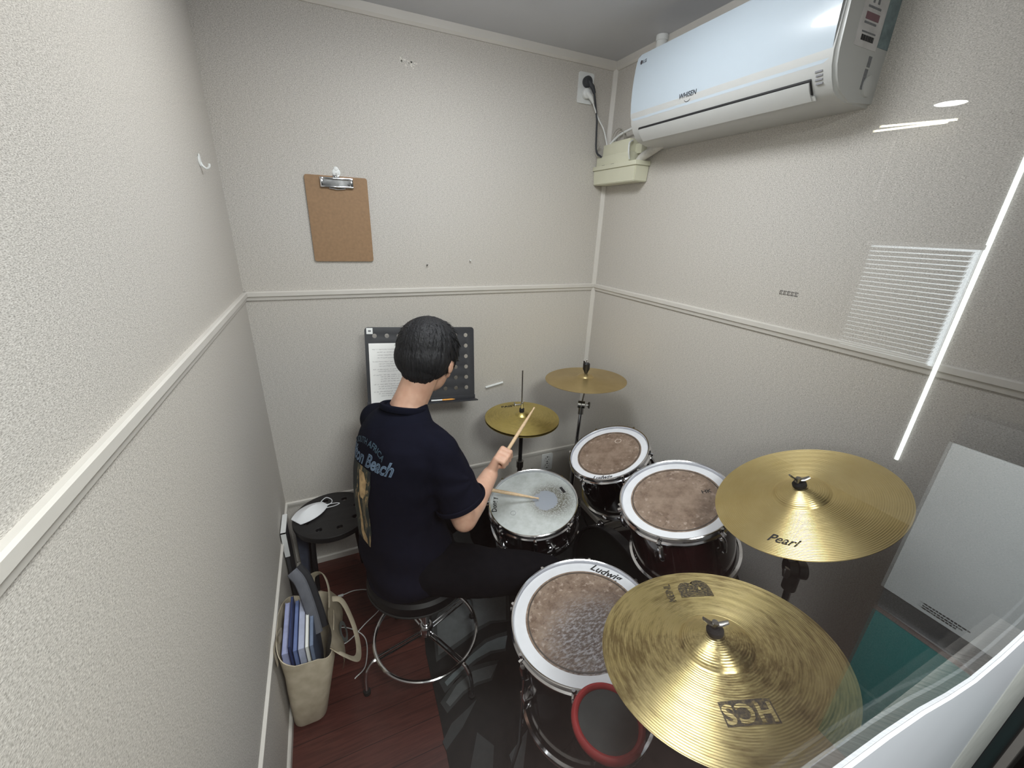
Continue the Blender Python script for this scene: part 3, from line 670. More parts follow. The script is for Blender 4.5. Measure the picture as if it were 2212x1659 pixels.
S0R, tipR = V3((.862, -.652, .862)), V3((1.067, -.480, .948))
tipL = V3((1.000, -.690, .6335)); S0L = V3((.742, -.602, .700))
DR = (tipR-S0R).normalized(); DL = (tipL-S0L).normalized()
bm = B()
# torso, hips, legs inside the clothes
chainc(bm, [(.455, -.73, .60), (.44, -.71, .80), (.455, -.685, .95)], [.11, .10, .095])
chainc(bm, [shL+V3((.02, -.02, -.02)), (.47, -.672, 1.015), shR+V3((-.01, .02, -.02))], [.045, .055, .045])
hipR, kneeR, ankR = V3((.50, -.82, .575)), V3((.915, -.925, .485)), V3((.985, -.905, .10))
hipL, kneeL, ankL = V3((.44, -.64, .575)), V3((.80, -.44, .49)), V3((.90, -.36, .11))
for a, b_, c_ in ((hipR, kneeR, ankR), (hipL, kneeL, ankL)): chainc(bm, [a, b_, c_], [.072, .05, .036])
# neck, head, jaw, nose, ears
chainc(bm, [(.478, -.668, 1.04), (.505, -.645, 1.12), HC+hU*-.055+hF*-.022], [.066, .056, .056])
capsule(bm, (.462, -.625, 1.07), .04, (.515, -.64, 1.16), .045); capsule(bm, (.495, -.715, 1.06), .035, (.505, -.65, 1.12), .04)
ell(bm, HC, (.076, .094, .098), ER()); ell(bm, HC+hF*.034+hU*-.062, (.057, .058, .062), ER())
ell(bm, HC+hF*.06+hU*-.085, (.03, .028, .026), ER(), 3)
ell(bm, HC+hF*.097+hU*-.022, (.012, .016, .02), ER(), 3); ell(bm, HC+hF*.106+hU*-.034, (.014, .012, .009), ER(), 3)
for s_ in (-1, 1):
    ec = HC+hr*s_*.079+hU*-.022+hF*.002
    ax_ = (hr, (hF*.95+hU*.25).normalized(), hU)
    ell(bm, ec+hr*s_*.010+hF*-.010, (.007, .020, .034), ax_, 3); ell(bm, ec+hr*s_*.002+hU*-.02, (.007, .010, .013), ax_, 3)
    ell(bm, HC+hF*.085+hr*s_*.03+hU*-.055, (.022, .014, .018), ER(), 3)
ell(bm, HC+hF*.088+hU*-.062, (.021, .010, .008), ER(), 3)
# arms
chainc(bm, [shR, elR], [.052, .042]); chainc(bm, [elR, elR.lerp(wrR, .35), wrR], [.042, .044, .031])
chainc(bm, [shL, elL], [.052, .042]); chainc(bm, [elL, elL.lerp(wrL, .35), wrL], [.041, .0415, .027])
def hand(bm, wr, S0, D, view, side):
    """fist closed round the stick: fingers stacked along the stick, palm joined to the wrist"""
    n1 = (view - D*view.dot(D)).normalized(); n2 = D.cross(n1).normalized()*side
    g = lambda s, a, b_: S0-D*s+n1*a+n2*b_
    knk = []
    for k, (s, L) in enumerate(((.008, 1.0), (.028, 1.08), (.047, 1.0), (.064, .85))):
        mcp = g(s, .022, -.014); pip = g(s, .021*L, .019*L); dip = g(s-.001, -.006, .024*L); tip = g(s-.002, -.019, .006)
        chainc(bm, [mcp, pip, dip, tip], [.0105, .0092, .0082, .0070], n=12); knk.append(mcp)
        ell(bm, pip, (.0102,)*3, sub=2)
    ctr = (knk[0]+knk[3])/2
    for m_ in knk: chainc(bm, [wr.lerp(m_, .12), wr.lerp(m_, .6), m_], [.021, .0165, .0115], n=12)
    # heel and thumb
    th0 = wr.lerp(g(.03, -.014, -.016), .35); th1 = g(.024, -.012, -.024); th2 = g(.004, -.014, -.012); th3 = g(-.012, -.012, -.002)
    chainc(bm, [th0, th1, th2, th3], [.017, .0135, .0098, .0082], n=12)
    capsule(bm, wr, .024, g(.045, -.004, -.018), .017)
hand(bm, wrR, S0R, DR, V3((-.50, -.62, .60)), 1)
hand(bm, wrL, S0L, DL, V3((-.2, -.1, 1)), -1)
bm = remesh(bm, .0042, 3)
mk('body', bm, M['skin'], man, smooth=True, world=True)
# eyes, brows, mouth
for s_ in (-1, 1):
    bm = B(); ell(bm, HC+hF*.087+hr*s_*.031+hU*-.008, (.012, .006, .007), ER(), 2); mk('eye', bm, M['white_plastic'], man, world=True)
    bm = B(); ell(bm, HC+hF*.0925+hr*s_*.031+hU*-.008, (.005, .003, .005), ER(), 2); mk('iris', bm, M['ink'], man, world=True)
    bm = B(); tube(bm, [HC+hF*.091+hr*s_*.016+hU*.010, HC+hF*.093+hr*s_*.032+hU*.014, HC+hF*.082+hr*s_*.050+hU*.009], [.002, .003, .0015], 6); mk('eyebrow', bm, M['ink'], man, world=True)
bm = B(); tube(bm, [HC+hF*.090+hr*-.02+hU*-.063, HC+hF*.098+hU*-.062, HC+hF*.090+hr*.02+hU*-.063], [.002, .0045, .002], 8); mk('mouth', bm, mat('lip', (165, 100, 92), .5), man, world=True)
# glasses
bm = B()
for s_ in (-1, 1):
    ring(bm, .021, .0014, HC+hF*.106+hr*s_*.031+hU*-.008, hF, n=28, m=6)
    tube(bm, [HC+hF*.106+hr*s_*.052+hU*-.004, HC+hF*.085+hr*s_*.078+hU*-.003, HC+hF*.01+hr*s_*.0865+hU*-.002, HC+hF*-.008+hr*s_*.086+hU*-.014], .0016, 6)
tube(bm, [HC+hF*.106+hr*-.011+hU*-.006, HC+hF*.112+hU*-.003, HC+hF*.106+hr*.011+hU*-.006], .0014, 6)
mk('glasses', bm, M['black_plastic'], man, world=True)
# hair
hm = N('black_hair'); n1 = hm.n('TexNoise', i_Scale=60.0, i_Detail=5.0); hm.l(hm.pos((3, 3, .5)), n1.inputs['Vector'])
hm.l(hm.ramp(n1.outputs[0], [(.3, srgb((12, 12, 15))), (.7, srgb((27, 27, 32)))]), hm.b.inputs['Base Color']); hm.b.inputs['Roughness'].default_value = .55; hm.b.inputs['Specular IOR Level'].default_value = .4
hb = hm.n('Bump', i_Strength=1.0, i_Distance=.004); hm.l(n1.outputs[0], hb.inputs['Height']); hm.l(hb.outputs[0], hm.b.inputs['Normal'])
bm = B()
ell(bm, HC+hU*.022+hF*-.010, (.101, .110, .106), ER()); ell(bm, HC+hU*-.010+hF*-.040, (.094, .078, .086), ER())
ell(bm, HC+hU*-.058+hF*-.056, (.062, .046, .050), ER()); ell(bm, HC+hU*.035+hF*.052, (.078, .052, .052), ER())
for s_ in (-1, 1): ell(bm, HC+hr*s_*.062+hU*.012+hF*.022, (.030, .050, .034), ER(), 3)
crown_p = HC+hU*.115+hF*-.03
def strands(co):
    d = co-crown_p; x = d.dot(hr); y = d.dot(hF); a = atan2(y, x); q = d.length
    e = noise.noise(V3((cos(a)*7, sin(a)*7, q*7)))*.0032+noise.noise(V3((cos(a)*26, sin(a)*26, q*10)))*.0022
    low = (co-HC).dot(hU)
    return e-.004*max(0, min(1, (-low-.06)/.03))
bm = remesh(bm, .0038, 5, strands)
rng = random.Random(3)
for k in range(1500):            # short tufts over the crown and along the nape
    if k < 300: a = rng.uniform(0, 2*pi); el_ = rng.uniform(.6, 1.55)
    else: a = rng.uniform(0, 2*pi); el_ = rng.uniform(-.4, 1.0)
    dr = hr*cos(a)*cos(el_)+hF*sin(a)*cos(el_)+hU*sin(el_)
    p = HC+hU*.022+hF*-.008+V3(hr*dr.dot(hr)*.094+hF*dr.dot(hF)*.102+hU*dr.dot(hU)*.098)
    out = (p-crown_p); tg = (out-dr*out.dot(dr)).normalized() if out.length > .01 else hF
    L_ = rng.uniform(.6, 1.3); q1 = p+tg*.022*L_+dr*.0014; q2 = p+tg*.048*L_+dr*(-.003 if k > 14 else .008)
    tube(bm, [p-dr*.004, q1, q2], [.0026, .0019, .0003], 4)
mk('hair', bm, hm.m, man, smooth=True, world=True)

# T-shirt
bm = B()
tr = [(.455, -.735, .500, .168, .150), (.455, -.732, .56, .178, .152), (.446, -.725, .64, .170, .142), (.436, -.712, .76, .160, .130), (.436, -.704, .86, .166, .126), (.446, -.692, .94, .176, .124), (.456, -.684, 1.00, .182, .116), (.458, -.680, 1.04, .172, .106), (.464, -.675, 1.075, .140, .092), (.474, -.668, 1.103, .098, .080), (.484, -.662, 1.122, .074, .070)]
rings(bm, [[V3((x, y, z))+RT*a*cos(2*pi*k/48)+FW*b_*sin(2*pi*k/48) for k in range(48)] for x, y, z, a, b_ in tr])
hemR = V3((.618, -.836, .832)); hemL = V3((.475, -.405, .80))
chainc(bm, [shR+V3((-.045, .02, .01)), shR+V3((.0, .0, -.01))], [.066, .068]); chainc(bm, [shR+V3((.0, 0, -.01)), hemR], [.068, .084], e1=False)
chainc(bm, [shL+V3((.03, -.02, .01)), shL], [.062, .062]); chainc(bm, [shL, hemL], [.062, .08], e1=False)
capsule(bm, shR+V3((-.01, .01, .0)), .068, V3((.455, -.69, 1.0)), .11); capsule(bm, shL, .062, V3((.45, -.67, 1.0)), .11)
chainc(bm, [shL+V3((.03, -.02, .005)), V3((.468, -.668, 1.05)), shR+V3((-.01, .03, .005))], [.058, .07, .064])
def folds(co):
    n_ = noise.noise(V3((co.x*6, co.y*6, co.z*3.2)))*.012+noise.noise(V3((co.x*15+3, co.y*15, co.z*9)))*.005
    # drag lines running from the armpit
    for c_, k_ in ((V3((.56, -.79, .93)), 1), (V3((.42, -.53, .93)), 1)):
        d = co-c_; r_ = d.length; a = atan2(d.z, (d.x+d.y)*.7); n_ += .004*sin(a*7+r_*20)*max(0, 1-r_/.20)
    n_ += .005*sin(co.z*46+co.x*16)*max(0, min(1, (.72-co.z)/.12))
    return n_
bm = remesh(bm, .0062, 5, folds)
for v in bm.verts:
    if v.co.z < .535: v.co.z = .535-(.535-v.co.z)*.4
shirt_bvh = BVHTree.FromBMesh(bm)
shirt = mk('t_shirt', bm, M['tee'], man, smooth=True, world=True)
# rib collar and rolled sleeve hem
bm = B(); cc = V3((.482, -.664, 1.116)); pts = []
nrm_c = V3((.20, .20, .96)).normalized(); cx_, cy_, _ = frame(nrm_c)
pts = [cc+cx_*.071*cos(2*pi*k/40)+cy_*.066*sin(2*pi*k/40) for k in range(41)]
tube(bm, pts, .008, 8, flat=1.5, caps=False); bmesh.ops.remove_doubles(bm, verts=bm.verts, dist=1e-5); mk('collar', bm, M['tee'], shirt, world=True)
dv = (hemR-shR).normalized()
bm = B(); ring(bm, .0835, .0042, hemR-dv*.004, dv, n=56, m=8, sq=2.2); mk('sleeve_hem', bm, M['tee'], shirt, world=True)
# print on the back
BK = -FW; B0 = V3((.442, -.705, 0))
def drape(u, z, off=.0016):
    o = B0+RT*u+UP*z+BK*.6; h = shirt_bvh.ray_cast(o, FW)
    if h[0] is None: return o+FW*.45
    return h[0]+h[1]*off*(1 if h[1].dot(BK) > 0 else -1)
M['print_blue'] = mat('pale_blue_print', (98, 118, 142), .7, amp=.1); M['print_teal'] = mat('teal_print', (58, 80, 96), .7, amp=.15)
def shirt_text(name, s, size, u, z, mt, shear=0, bold=0, arc=0, rot=0, off=.002, sx=1):
    bm = text_bm(s, size, shear, bold, arc)
    bmesh.ops.subdivide_edges(bm, edges=[e for e in bm.edges if e.calc_length() > .01], cuts=1)
    c_, s__ = cos(rot), sin(rot)
    place(bm, lambda p: drape(u+sx*p.x*c_-p.y*s__, z+sx*p.x*s__+p.y*c_, off)); return mk(name, bm, mt, shirt, smooth=False, world=True)
shirt_text('lettering', 'SOUTH AFRICA', .026, -.014, 1.038, M['print_teal'], 0, .0004, arc=.16)
shirt_text('lettering', 'Clifton Beach', .060, -.026, .985, M['print_blue'], .35, .0018, rot=.04, sx=.82)
shirt_text('lettering', 'Clifton Beach', .060, -.026, .985, M['tee'], .35, -.0020, rot=.04, off=.0030, sx=.82)
def graphic():
    m = N('faded_picture_print'); b = m.b
    n1 = m.n('TexNoise', i_Scale=9.0, i_Detail=6.0, i_Distortion=1.6, i_Roughness=.6); m.l(m.pos((2.4, 2.4, .8)), n1.inputs['Vector'])
    m.l(m.ramp(n1.outputs[0], [(.38, srgb((20, 23, 30))), (.50, srgb((44, 50, 44))), (.56, srgb((70, 68, 54))), (.60, srgb((168, 142, 104))), (.64, srgb((48, 50, 42))), (.74, srgb((176, 162, 140)))]), b.inputs['Base Color'])
    b.inputs['Roughness'].default_value = .8; return m.m
def patch_s(name, outline, mt, off=.0018, n=26):
    """outline: list of (z, u0, u1) rows"""
    bm = B(); g = []
    for i_ in range(n+1):
        f = i_/n*(len(outline)-1); a = outline[int(min(f, len(outline)-2))]; b_ = outline[int(min(f, len(outline)-2))+1]; t_ = f-int(min(f, len(outline)-2))
        z, u0, u1 = [a[q]+(b_[q]-a[q])*t_ for q in range(3)]
        g.append([bm.verts.new(drape(u0+(u1-u0)*j/12, z, off)) for j in range(13)])
    for i_ in range(n):
        for j in range(12): bm.faces.new((g[i_][j], g[i_+1][j], g[i_+1][j+1], g[i_][j+1]))
    return mk(name, bm, mt, shirt, world=True)
M['graphic'] = graphic()
patch_s('picture_print', [(.960, -.09, .028), (.91, -.10, .036), (.85, -.10, .030), (.80, -.10, .038), (.75, -.10, .046), (.70, -.06, .044)], M['graphic'])
M['tan_print'] = mat('tan_print', (176, 148, 108), .8, amp=.35, nz=60)
patch_s('picture_print', [(.945, -.035, -.005), (.92, -.03, .012), (.88, -.02, .012), (.86, -.01, .004)], M['tan_print'], .0028, 12)
patch_s('picture_print', [(.87, -.03, -.022), (.82, -.030, -.014), (.77, -.022, -.006), (.74, -.018, .002), (.725, -.015, .026), (.705, -.002, .030)], M['tan_print'], .0028, 16)

# trousers
bm = B()
ell(bm, (.465, -.735, .60), (.15, .165, .085), (FW, RT, UP)); capsule(bm, hipR, .095, kneeR, .072); capsule(bm, hipL, .095, kneeL, .070)
chainc(bm, [kneeR, ankR+V3((0, 0, .02))], [.070, .052]); chainc(bm, [kneeL, ankL+V3((0, 0, .02))], [.070, .052])
bm = remesh(bm, .008, 5, lambda c: noise.noise(c*11)*.006+noise.noise(c*28)*.002); mk('trousers', bm, M['trousers'], man, smooth=True, world=True)
for a, d in ((ankR, V3((.97, .2, 0))), (ankL, V3((.9, -.1, 0)))):
    d = d.normalized(); bm = B(); s_ = UP.cross(d)
    ell(bm, a+d*.05+UP*-.045, (.125, .045, .042), (d, s_, UP)); ell(bm, a+UP*-.01+d*-.01, (.05, .042, .05), (d, s_, UP))
    box(bm, a+V3((-.05, -.04, -.088)), a+V3((.12, .04, -.075)), .004)
    mk('shoe', remesh(bm, .007, 3), M['rubber'], man, smooth=True, world=True)

# drumsticks
M['stick'] = mat('hickory', (212, 184, 150), .5, amp=.12, nz=80, bump=.3, bscale=300)
def stick(label, S0, D, L0, tip):
    t = thing('drumstick', label, 'drumstick', tuple(S0), group='drumsticks in use'); bm = B(); L = (tip-S0).length
    X, Y, Z = frame(D); prof = [(-L0, .003), (-L0+.002, .0062), (-L0+.006, .0072), (L*.55, .0072), (L*.95-.02, .0042), (L-.012, .0030), (L-.009, .0040), (L-.004, .0040), (L, .0015)]
    rings(bm, [[S0+Z*z+(X*cos(2*pi*k/14)+Y*sin(2*pi*k/14))*r for k in range(14)] for z, r in prof]); mk('shaft', bm, M['stick'], t, world=True)
stick('wooden drumstick raised in the right hand over the hi-hat', S0R, DR, .060, tipR)
stick('wooden drumstick in the left hand with its tip on the snare head', S0L, DL, .085, tipL)

# ------------------------------------------------------------------ drum throne
t = thing('drum_stool', 'black padded round stool with a chrome foot ring, under the drummer', 'stool', (.49, -.745, 0))
c0 = V3((.486, -.735, 0))
bm = B(); lathe(bm, [(0, .455), (.165, .455), (.178, .465), (.182, .482), (.180, .503), (.170, .514), (.10, .520), (0, .521)], 64, c0); mk('seat', bm, mat('seat_vinyl', (11, 11, 13), .5, spec=.3), t, world=True)
bm = B(); ring(bm, .181, .0035, c0+V3((0, 0, .468)), n=64, m=8); mk('seat_piping', bm, M['rubber'], t, world=True)
bm = B(); lathe(bm, [(0, .44), (.10, .44), (.10, .455), (0, .455)], 32, c0); tube(bm, [c0+V3((0, 0, .44)), c0+V3((0, 0, .30))], .026, 18); mk('seat_plate', bm, M['black_metal'], t, world=True)
cr = V3((.504, -.720, 0))
bm = B(); tube(bm, [cr+V3((0, 0, .46)), cr+V3((0, 0, .14))], .014, 16); mk('column', bm, M['chrome'], t, world=True)
bm = B(); lathe(bm, [(.016, .145), (.026, .145), (.028, .16), (.028, .18), (.022, .19), (.016, .19)], 24, cr, closed=True); mk('hub', bm, M['chrome'], t, world=True)
bm = B(); ring(bm, .20, .0075, cr+V3((0, 0, .15)), n=96, m=10); mk('foot_ring', bm, M['chrome'], t, world=True)
for k, a in enumerate((radians(-168), radians(-62), radians(24), radians(110))):
    d = V3((cos(a), sin(a), 0)); s_ = UP.cross(d)*.007; bm = B()
    for q in (-1, 1): tube(bm, [cr+d*.02+s_*q+V3((0, 0, .152)), cr+d*.197+s_*q+V3((0, 0, .150))], .0042, 8)
    pts = spline([cr+d*.197+V3((0, 0, .148)), cr+d*.222+V3((0, 0, .142)), cr+d*.245+V3((0, 0, .10)), cr+d*.250+V3((0, 0, .03)), cr+d*.250+V3((0, 0, .012))], 5)
    tube(bm, pts, .0075, 10); lg = mk('leg', bm, M['chrome'], t, world=True)
    bm = B(); tube(bm, [cr+d*.25+V3((0, 0, 0)), cr+d*.25+V3((0, 0, .016))], .013, 12); mk('rubber_foot', bm, M['rubber'], lg, world=True)

# ------------------------------------------------------------------ small stool with holes
t = thing('stool', 'small black stool with a round seat of holes by the left wall', 'stool', (.205, -.222, 0))
bm = curve_sheet([(.16*cos(2*pi*k/64), .16*sin(2*pi*k/64)) for k in range(64)], [(.108*cos(2*pi*k/8+.25), .108*sin(2*pi*k/8+.25), .0145) for k in range(8)], .012, .002)
bm.transform(Matrix.Translation((.205, -.222, .437))); mk('seat', bm, M['black_plastic'], t, world=True)
bm = B(); lathe(bm, [(.150, .434), (.159, .434), (.159, .418), (.153, .418)], 64, (.205, -.222, 0), closed=True); mk('seat_skirt', bm, M['black_plastic'], t, world=True)
for a in (radians(-128), radians(-38), radians(52), radians(142)):
    d = V3((cos(a), sin(a), 0)); c0 = V3((.205, -.222, 0)); bm = B()
    tube(bm, spline([c0+d*.03+V3((0, 0, .424)), c0+d*.10+V3((0, 0, .422)), c0+d*.135+V3((0, 0, .395)), c0+d*.15+V3((0, 0, .2)), c0+d*.168+V3((0, 0, .006))], 8), .0095, 12)
    mk('leg', bm, M['black_metal'], t, world=True)
# face mask on the stool
t = thing('face_mask', 'folded white face mask lying on the small black stool', 'mask', (.12, -.20, .446))
M['mask'] = mat('mask_cloth', (232, 234, 238), .8, amp=.02, nz=50)
bm = B(); n_, m_ = 16, 10; g = []
for i_ in range(n_+1):
    row = []
    for j in range(m_+1):
        u = i_/n_; v = j/m_; x = -.075+.15*u; hw = .052*sin(pi*min(1, max(.0, .14+u*.80)))**.6
        y = (v-.5)*2*hw; z = .006+.030*sin(pi*u)**1.0*(1-abs(v-.52)*1.7) if abs(v-.52) < .58 else .006
        row.append(V3((x, y, max(.003, z))))
    g.append(row)
R_ = Matrix.Rotation(radians(38), 3, 'Z'); cm = V3((.118, -.185, .444))
T_ = [[bm.verts.new(cm+R_@p) for p in r] for r in g]; U_ = [[bm.verts.new(cm+R_@(p-V3((0, 0, .0025)))) for p in r] for r in g]
for i_ in range(n_):
    for j in range(m_):
        bm.faces.new((T_[i_][j], T_[i_+1][j], T_[i_+1][j+1], T_[i_][j+1])); bm.faces.new((U_[i_][j], U_[i_][j+1], U_[i_+1][j+1], U_[i_+1][j]))
mk('mask_body', bm, M['mask'], t, world=True)
for pts in ([(.070, .020, .010), (.100, .022, .012), (.110, .000, .004), (.095, -.02, .004), (.06, -.026, .008)], [(.050, -.03, .006), (.085, -.05, .003), (.110, -.055, .003), (.100, -.035, .003), (.066, -.015, .008)]):
    bm = B(); tube(bm, spline([cm+R_@V3(p) for p in pts], 6), .0018, 6); mk('ear_loop', bm, M['mask'], t, world=True)

# ------------------------------------------------------------------ music stand with sheet
ST = V3((.652, -.185, 1.093)); sx_ = V3((.479, 0, -.030)).normalized(); su = V3((.015, .072, .32)); su = (su-sx_*su.dot(sx_)).normalized(); sn = sx_.cross(su)
SM = Matrix((sx_, su, sn)).transposed().to_4x4(); SM.translation = ST
t = thing('music_stand', 'black music stand with a perforated desk in front of the drummer', 'music stand', (.66, -.22, 0))
holes = [(-.200+k*.0500, .165-.036-j*.0485, .0098) for k in range(9) for j in range(6)]
bm = curve_sheet(rrect(.478, .33, .014), holes, .002, .0005); bm.transform(SM); mk('desk', bm, M['stand_black'], t, world=True)
bm = B(); box(bm, (-.242, -.172, -.004), (.242, -.150, .002), .001); box(bm, (-.242, -.172, 0), (.242, -.167, .045), .001); bm.transform(SM); mk('lip', bm, M['stand_black'], t, world=True)
bm = B(); box(bm, (-.012, -.10, -.03), (.012, .02, -.001), .003); bm.transform(SM); mk('desk_bracket', bm, M['black_metal'], t, world=True)
bm = B(); tube(bm, [SM@V3((0, -.04, -.02)), (.655, -.165, .60)], .007, 10); mk('upper_tube', bm, M['chrome'], t, world=True)
bm = B(); tube(bm, [(.655, -.165, .62), (.655, -.165, .10)], .011, 12); mk('lower_tube', bm, M['black_metal'], t, world=True)
for a in (.6, 2.6, 4.6):
    bm = B(); tube(bm, [(.655, -.165, .22), (.655+.14*cos(a), -.165+.14*sin(a), .012)], .006, 8); mk('leg', bm, M['black_metal'], t, world=True)
bm = B(); box(bm, (-.232, .137, .0015), (-.207, .162, .0022)); bm.transform(SM); st_ = mk('sticker', bm, M['white_plastic'], t, world=True)
bm = B(); box(bm, (-.225, .146, .0022), (-.214, .153, .0025)); bm.transform(SM); mk('sticker_mark', bm, M['grey_ink'], st_, world=True)
t = thing('music_sheet', 'white sheet of handwritten notes standing on the left of the music stand', 'paper', tuple(SM@V3((-.12, -.16, .004))))
M['paper'] = mat('paper', (240, 241, 240), .7, amp=.01)
bm = B(); box(bm, (-.226, -.165, .003), (-.016, .098, .0045)); bm.transform(SM); mk('page', bm, M['paper'], t, world=True)
bm = B(); rng = random.Random(5); y = .072
M['pencil_ink'] = mat('pencil_grey', (96, 98, 104), .7)
lines = [(0, 0), (1, .02), (2, .02), (3, .02), (4.4, 0), (5.2, .025), (6.0, .025), (7.2, 0), (7.9, .02), (9.2, 0), (9.9, .03), (10.7, .03), (11.5, .03), (12.6, 0), (13.4, .02), (14.2, .02), (15.3, 0), (16.1, .02), (16.9, .03)]
for ln, ind in lines:
    x = -.212+ind; yy = .072-ln*.0118
    if yy < -.15: break
    end = -.212+rng.uniform(.13, .185)
    while x < end:
        wd = rng.uniform(.004, .014); k = 0
        while k < wd:
            a = rng.uniform(-.9, .9); l_ = rng.uniform(.002, .0038); px, py = x+k, yy+rng.uniform(-.001, .001)
            dx, dy = cos(a+pi/3)*l_/2, sin(a+pi/3)*l_/2; nx, ny = -dy/l_*.0008, dx/l_*.0008
            vs = [bm.verts.new((px+sx1*dx+s2*nx, py+sx1*dy+s2*ny, .0048)) for sx1, s2 in ((-1, -1), (1, -1), (1, 1), (-1, 1))]; bm.faces.new(vs); k += .0022
        x += wd+rng.uniform(.002, .006)
bm.transform(SM); mk('handwriting', bm, M['pencil_ink'], t, smooth=False, world=True)
t = thing('pencil', 'orange pencil lying on the lip of the music stand', 'pencil', tuple(SM@V3((.10, -.16, .02))))
pa, pb = SM@V3((.025, -.160, .03)), SM@V3((.135, -.160, .032)); bm = B()
tube(bm, [pa, pa.lerp(pb, .45)], .0036, 6); mk('white_barrel', bm, M['white_plastic'], t, world=True)
bm = B(); tube(bm, [pa.lerp(pb, .45), pa.lerp(pb, .85), pb], [.0036, .0036, .0006], 6); mk('orange_barrel', bm, mat('orange_paint', (230, 160, 70), .4), t, world=True)
# ------------------------------------------------------------------ wall things
t = thing('clipboard', 'brown hardboard clipboard hanging on the back wall', 'clipboard', (.386, -.006, 1.52))
CM = Matrix.Translation((.3845, -.006, 1.679)) @ Matrix.Rotation(pi/2, 4, 'X')
bm = B(); prism(bm, rrect(.228, .319, .009), 2, -.0015, .0020); bm.transform(CM); mk('board', bm, mat('hardboard', (146, 116, 86), .6, amp=.1, nz=90), t, world=True)
bm = B(); box(bm, (-.060, .118, .002), (.060, .124, .012), .002); box(bm, (-.060, .118, .002), (-.048, .152, .011), .003); box(bm, (.048, .118, .002), (.060, .152, .011), .003); box(bm, (-.060, .146, .002), (.060, .154, .010), .002)
box(bm, (-.05, .122, .003), (.05, .148, .005))
for s_ in (-1, 1): tube(bm, [(s_*.046, .135, .004), (s_*.046, .135, .013)], .007, 14)
tube(bm, [(-.03, .116, .006), (0, .112, .006), (.03, .116, .006)], .003, 6); box(bm, (-.012, .15, .002), (.012, .162, .005), .002)
bm.transform(CM); mk('metal_clip', bm, M['chrome'], t, world=True)
def hook(label, M4):
    t = thing('wall_hook', label, 'hook', tuple(M4.translation), group='white adhesive wall hooks')
    bm = B(); lathe(bm, [(0, 0), (.015, 0), (.015, .002), (.012, .0035), (0, .0035)], 28); ell(bm, (0, .012, .002), (.009, .009, .0025), sub=2); bm.transform(M4); mk('base', bm, M['white_plastic'], t, world=True)
    bm = B(); tube(bm, spline([(0, -.002, .003), (0, -.010, .005), (0, -.018, .014), (0, -.012, .022), (0, -.004, .023)], 5), .003, 8); bm.transform(M4); mk('hook_arm', bm, M['white_plastic'], t, world=True)
hook('white round adhesive hook holding the clipboard', Matrix.Translation((.387, -.0005, 1.852)) @ Matrix.Rotation(pi/2, 4, 'X'))
hook('white adhesive hook on the left wall', Matrix.Translation((.0005, -.301, 1.826)) @ Matrix.Rotation(pi/2, 4, 'Z') @ Matrix.Rotation(pi/2, 4, 'X'))
for x, z, m_, lb, nm in ((.729, 1.504, 'steel', 'dull nail in the back wall right of the clipboard', 'nail'), (.934, 1.524, 'white_plastic', 'white push pin in the back wall above the rail', 'push_pin')):
    bm = B(); tube(bm, [(x, 0, z), (x, -.009, z)], .0028, 10); ell(bm, (x, -.010, z), (.0038, .002, .0038), sub=2); tag(mk(nm, bm, M[m_]), lb, nm.replace('_', ' '))
# adhesive residues
M['residue'] = mat('tape_residue', (120, 116, 112), .7, amp=.3, nz=400); M['residue_w'] = mat('tape_residue_white', (226, 222, 214), .7, amp=.3, nz=300)
bm = B(); rng = random.Random(9)
for k in range(26):
    x, z = .655+rng.uniform(0, .07), 2.262-rng.uniform(0, .02); z -= (x-.655)*.15; box(bm, (x, -.0008, z), (x+rng.uniform(.003, .009), 0, z+rng.uniform(.002, .005)))
tag(mk('tape_residue', bm, M['residue_w'], smooth=False), 'specks of white tape residue high on the back wall', 'residue')
bm = B()
for k in range(5):
    y = -1.033-k*.0125; box(bm, (W-.0008, y-.010, 1.503), (W, y, 1.506)); box(bm, (W-.0008, y-.010, 1.513), (W, y, 1.516)); box(bm, (W-.0008, y-.002, 1.503), (W, y, 1.516)); box(bm, (W-.0008, y-.007, 1.508), (W, y-.004, 1.511))
tag(mk('tape_residue', bm, M['residue'], smooth=False), 'small grey mark of dashes on the right wall above the rail', 'residue')

def outlet(name, label, cx, cz, w_, h_, wall='back'):
    t = thing(name, label, 'outlet', (cx, 0, cz))
    bm = B(); prism(bm, rrect(w_, h_, .007, cx=cx, cy=cz), 1, -.007, 0); bmesh.ops.bevel(bm, geom=[e for e in bm.edges if all(v.co.y < -.006 for v in e.verts)], offset=.002, segments=2, affect='EDGES'); mk('cover_plate', bm, M['white_plastic'], t, world=True)
    for s_ in (-1, 1):
        c0 = V3((cx, -.0072, cz+s_*.0225)); bm = B()
        lathe(bm, [(.0185, 0), (.0205, .0012), (.0205, 0)], 32, c0, (0, -1, 0), closed=True); lathe(bm, [(0, -.0045), (.018, -.0045), (.0185, .0003)], 32, c0, (0, -1, 0))
        sk = mk('socket', bm, mat('socket_grey', (190, 190, 190), .5), t, world=True)
        bm = B()
        for q in (-1, 1): lathe(bm, [(0, .0009), (.0026, .0009), (.0026, -.0015)], 12, c0+V3((q*.0095, 0, -q*.004)), (0, -1, 0))
        box(bm, c0+V3((-.004, -.0025, .013)), c0+V3((.004, 0, .017))); box(bm, c0+V3((-.004, -.0025, -.017)), c0+V3((.004, 0, -.013))); mk('contact_holes', bm, M['ink'], sk, world=True)
    return t
outlet('wall_outlet', 'white double outlet with two plugs high in the back corner', 1.491, 2.281, .080, .120)
outlet('wall_outlet', 'white double outlet low on the back wall between the drums', 1.436, .312, .076, .118)
bm = B(); c0 = V3((1.491, -.007, 2.3035)); lathe(bm, [(0, 0), (.0215, 0), (.0225, .006), (.0215, .018), (.015, .026), (0, .027)], 32, c0, (0, -1, 0))
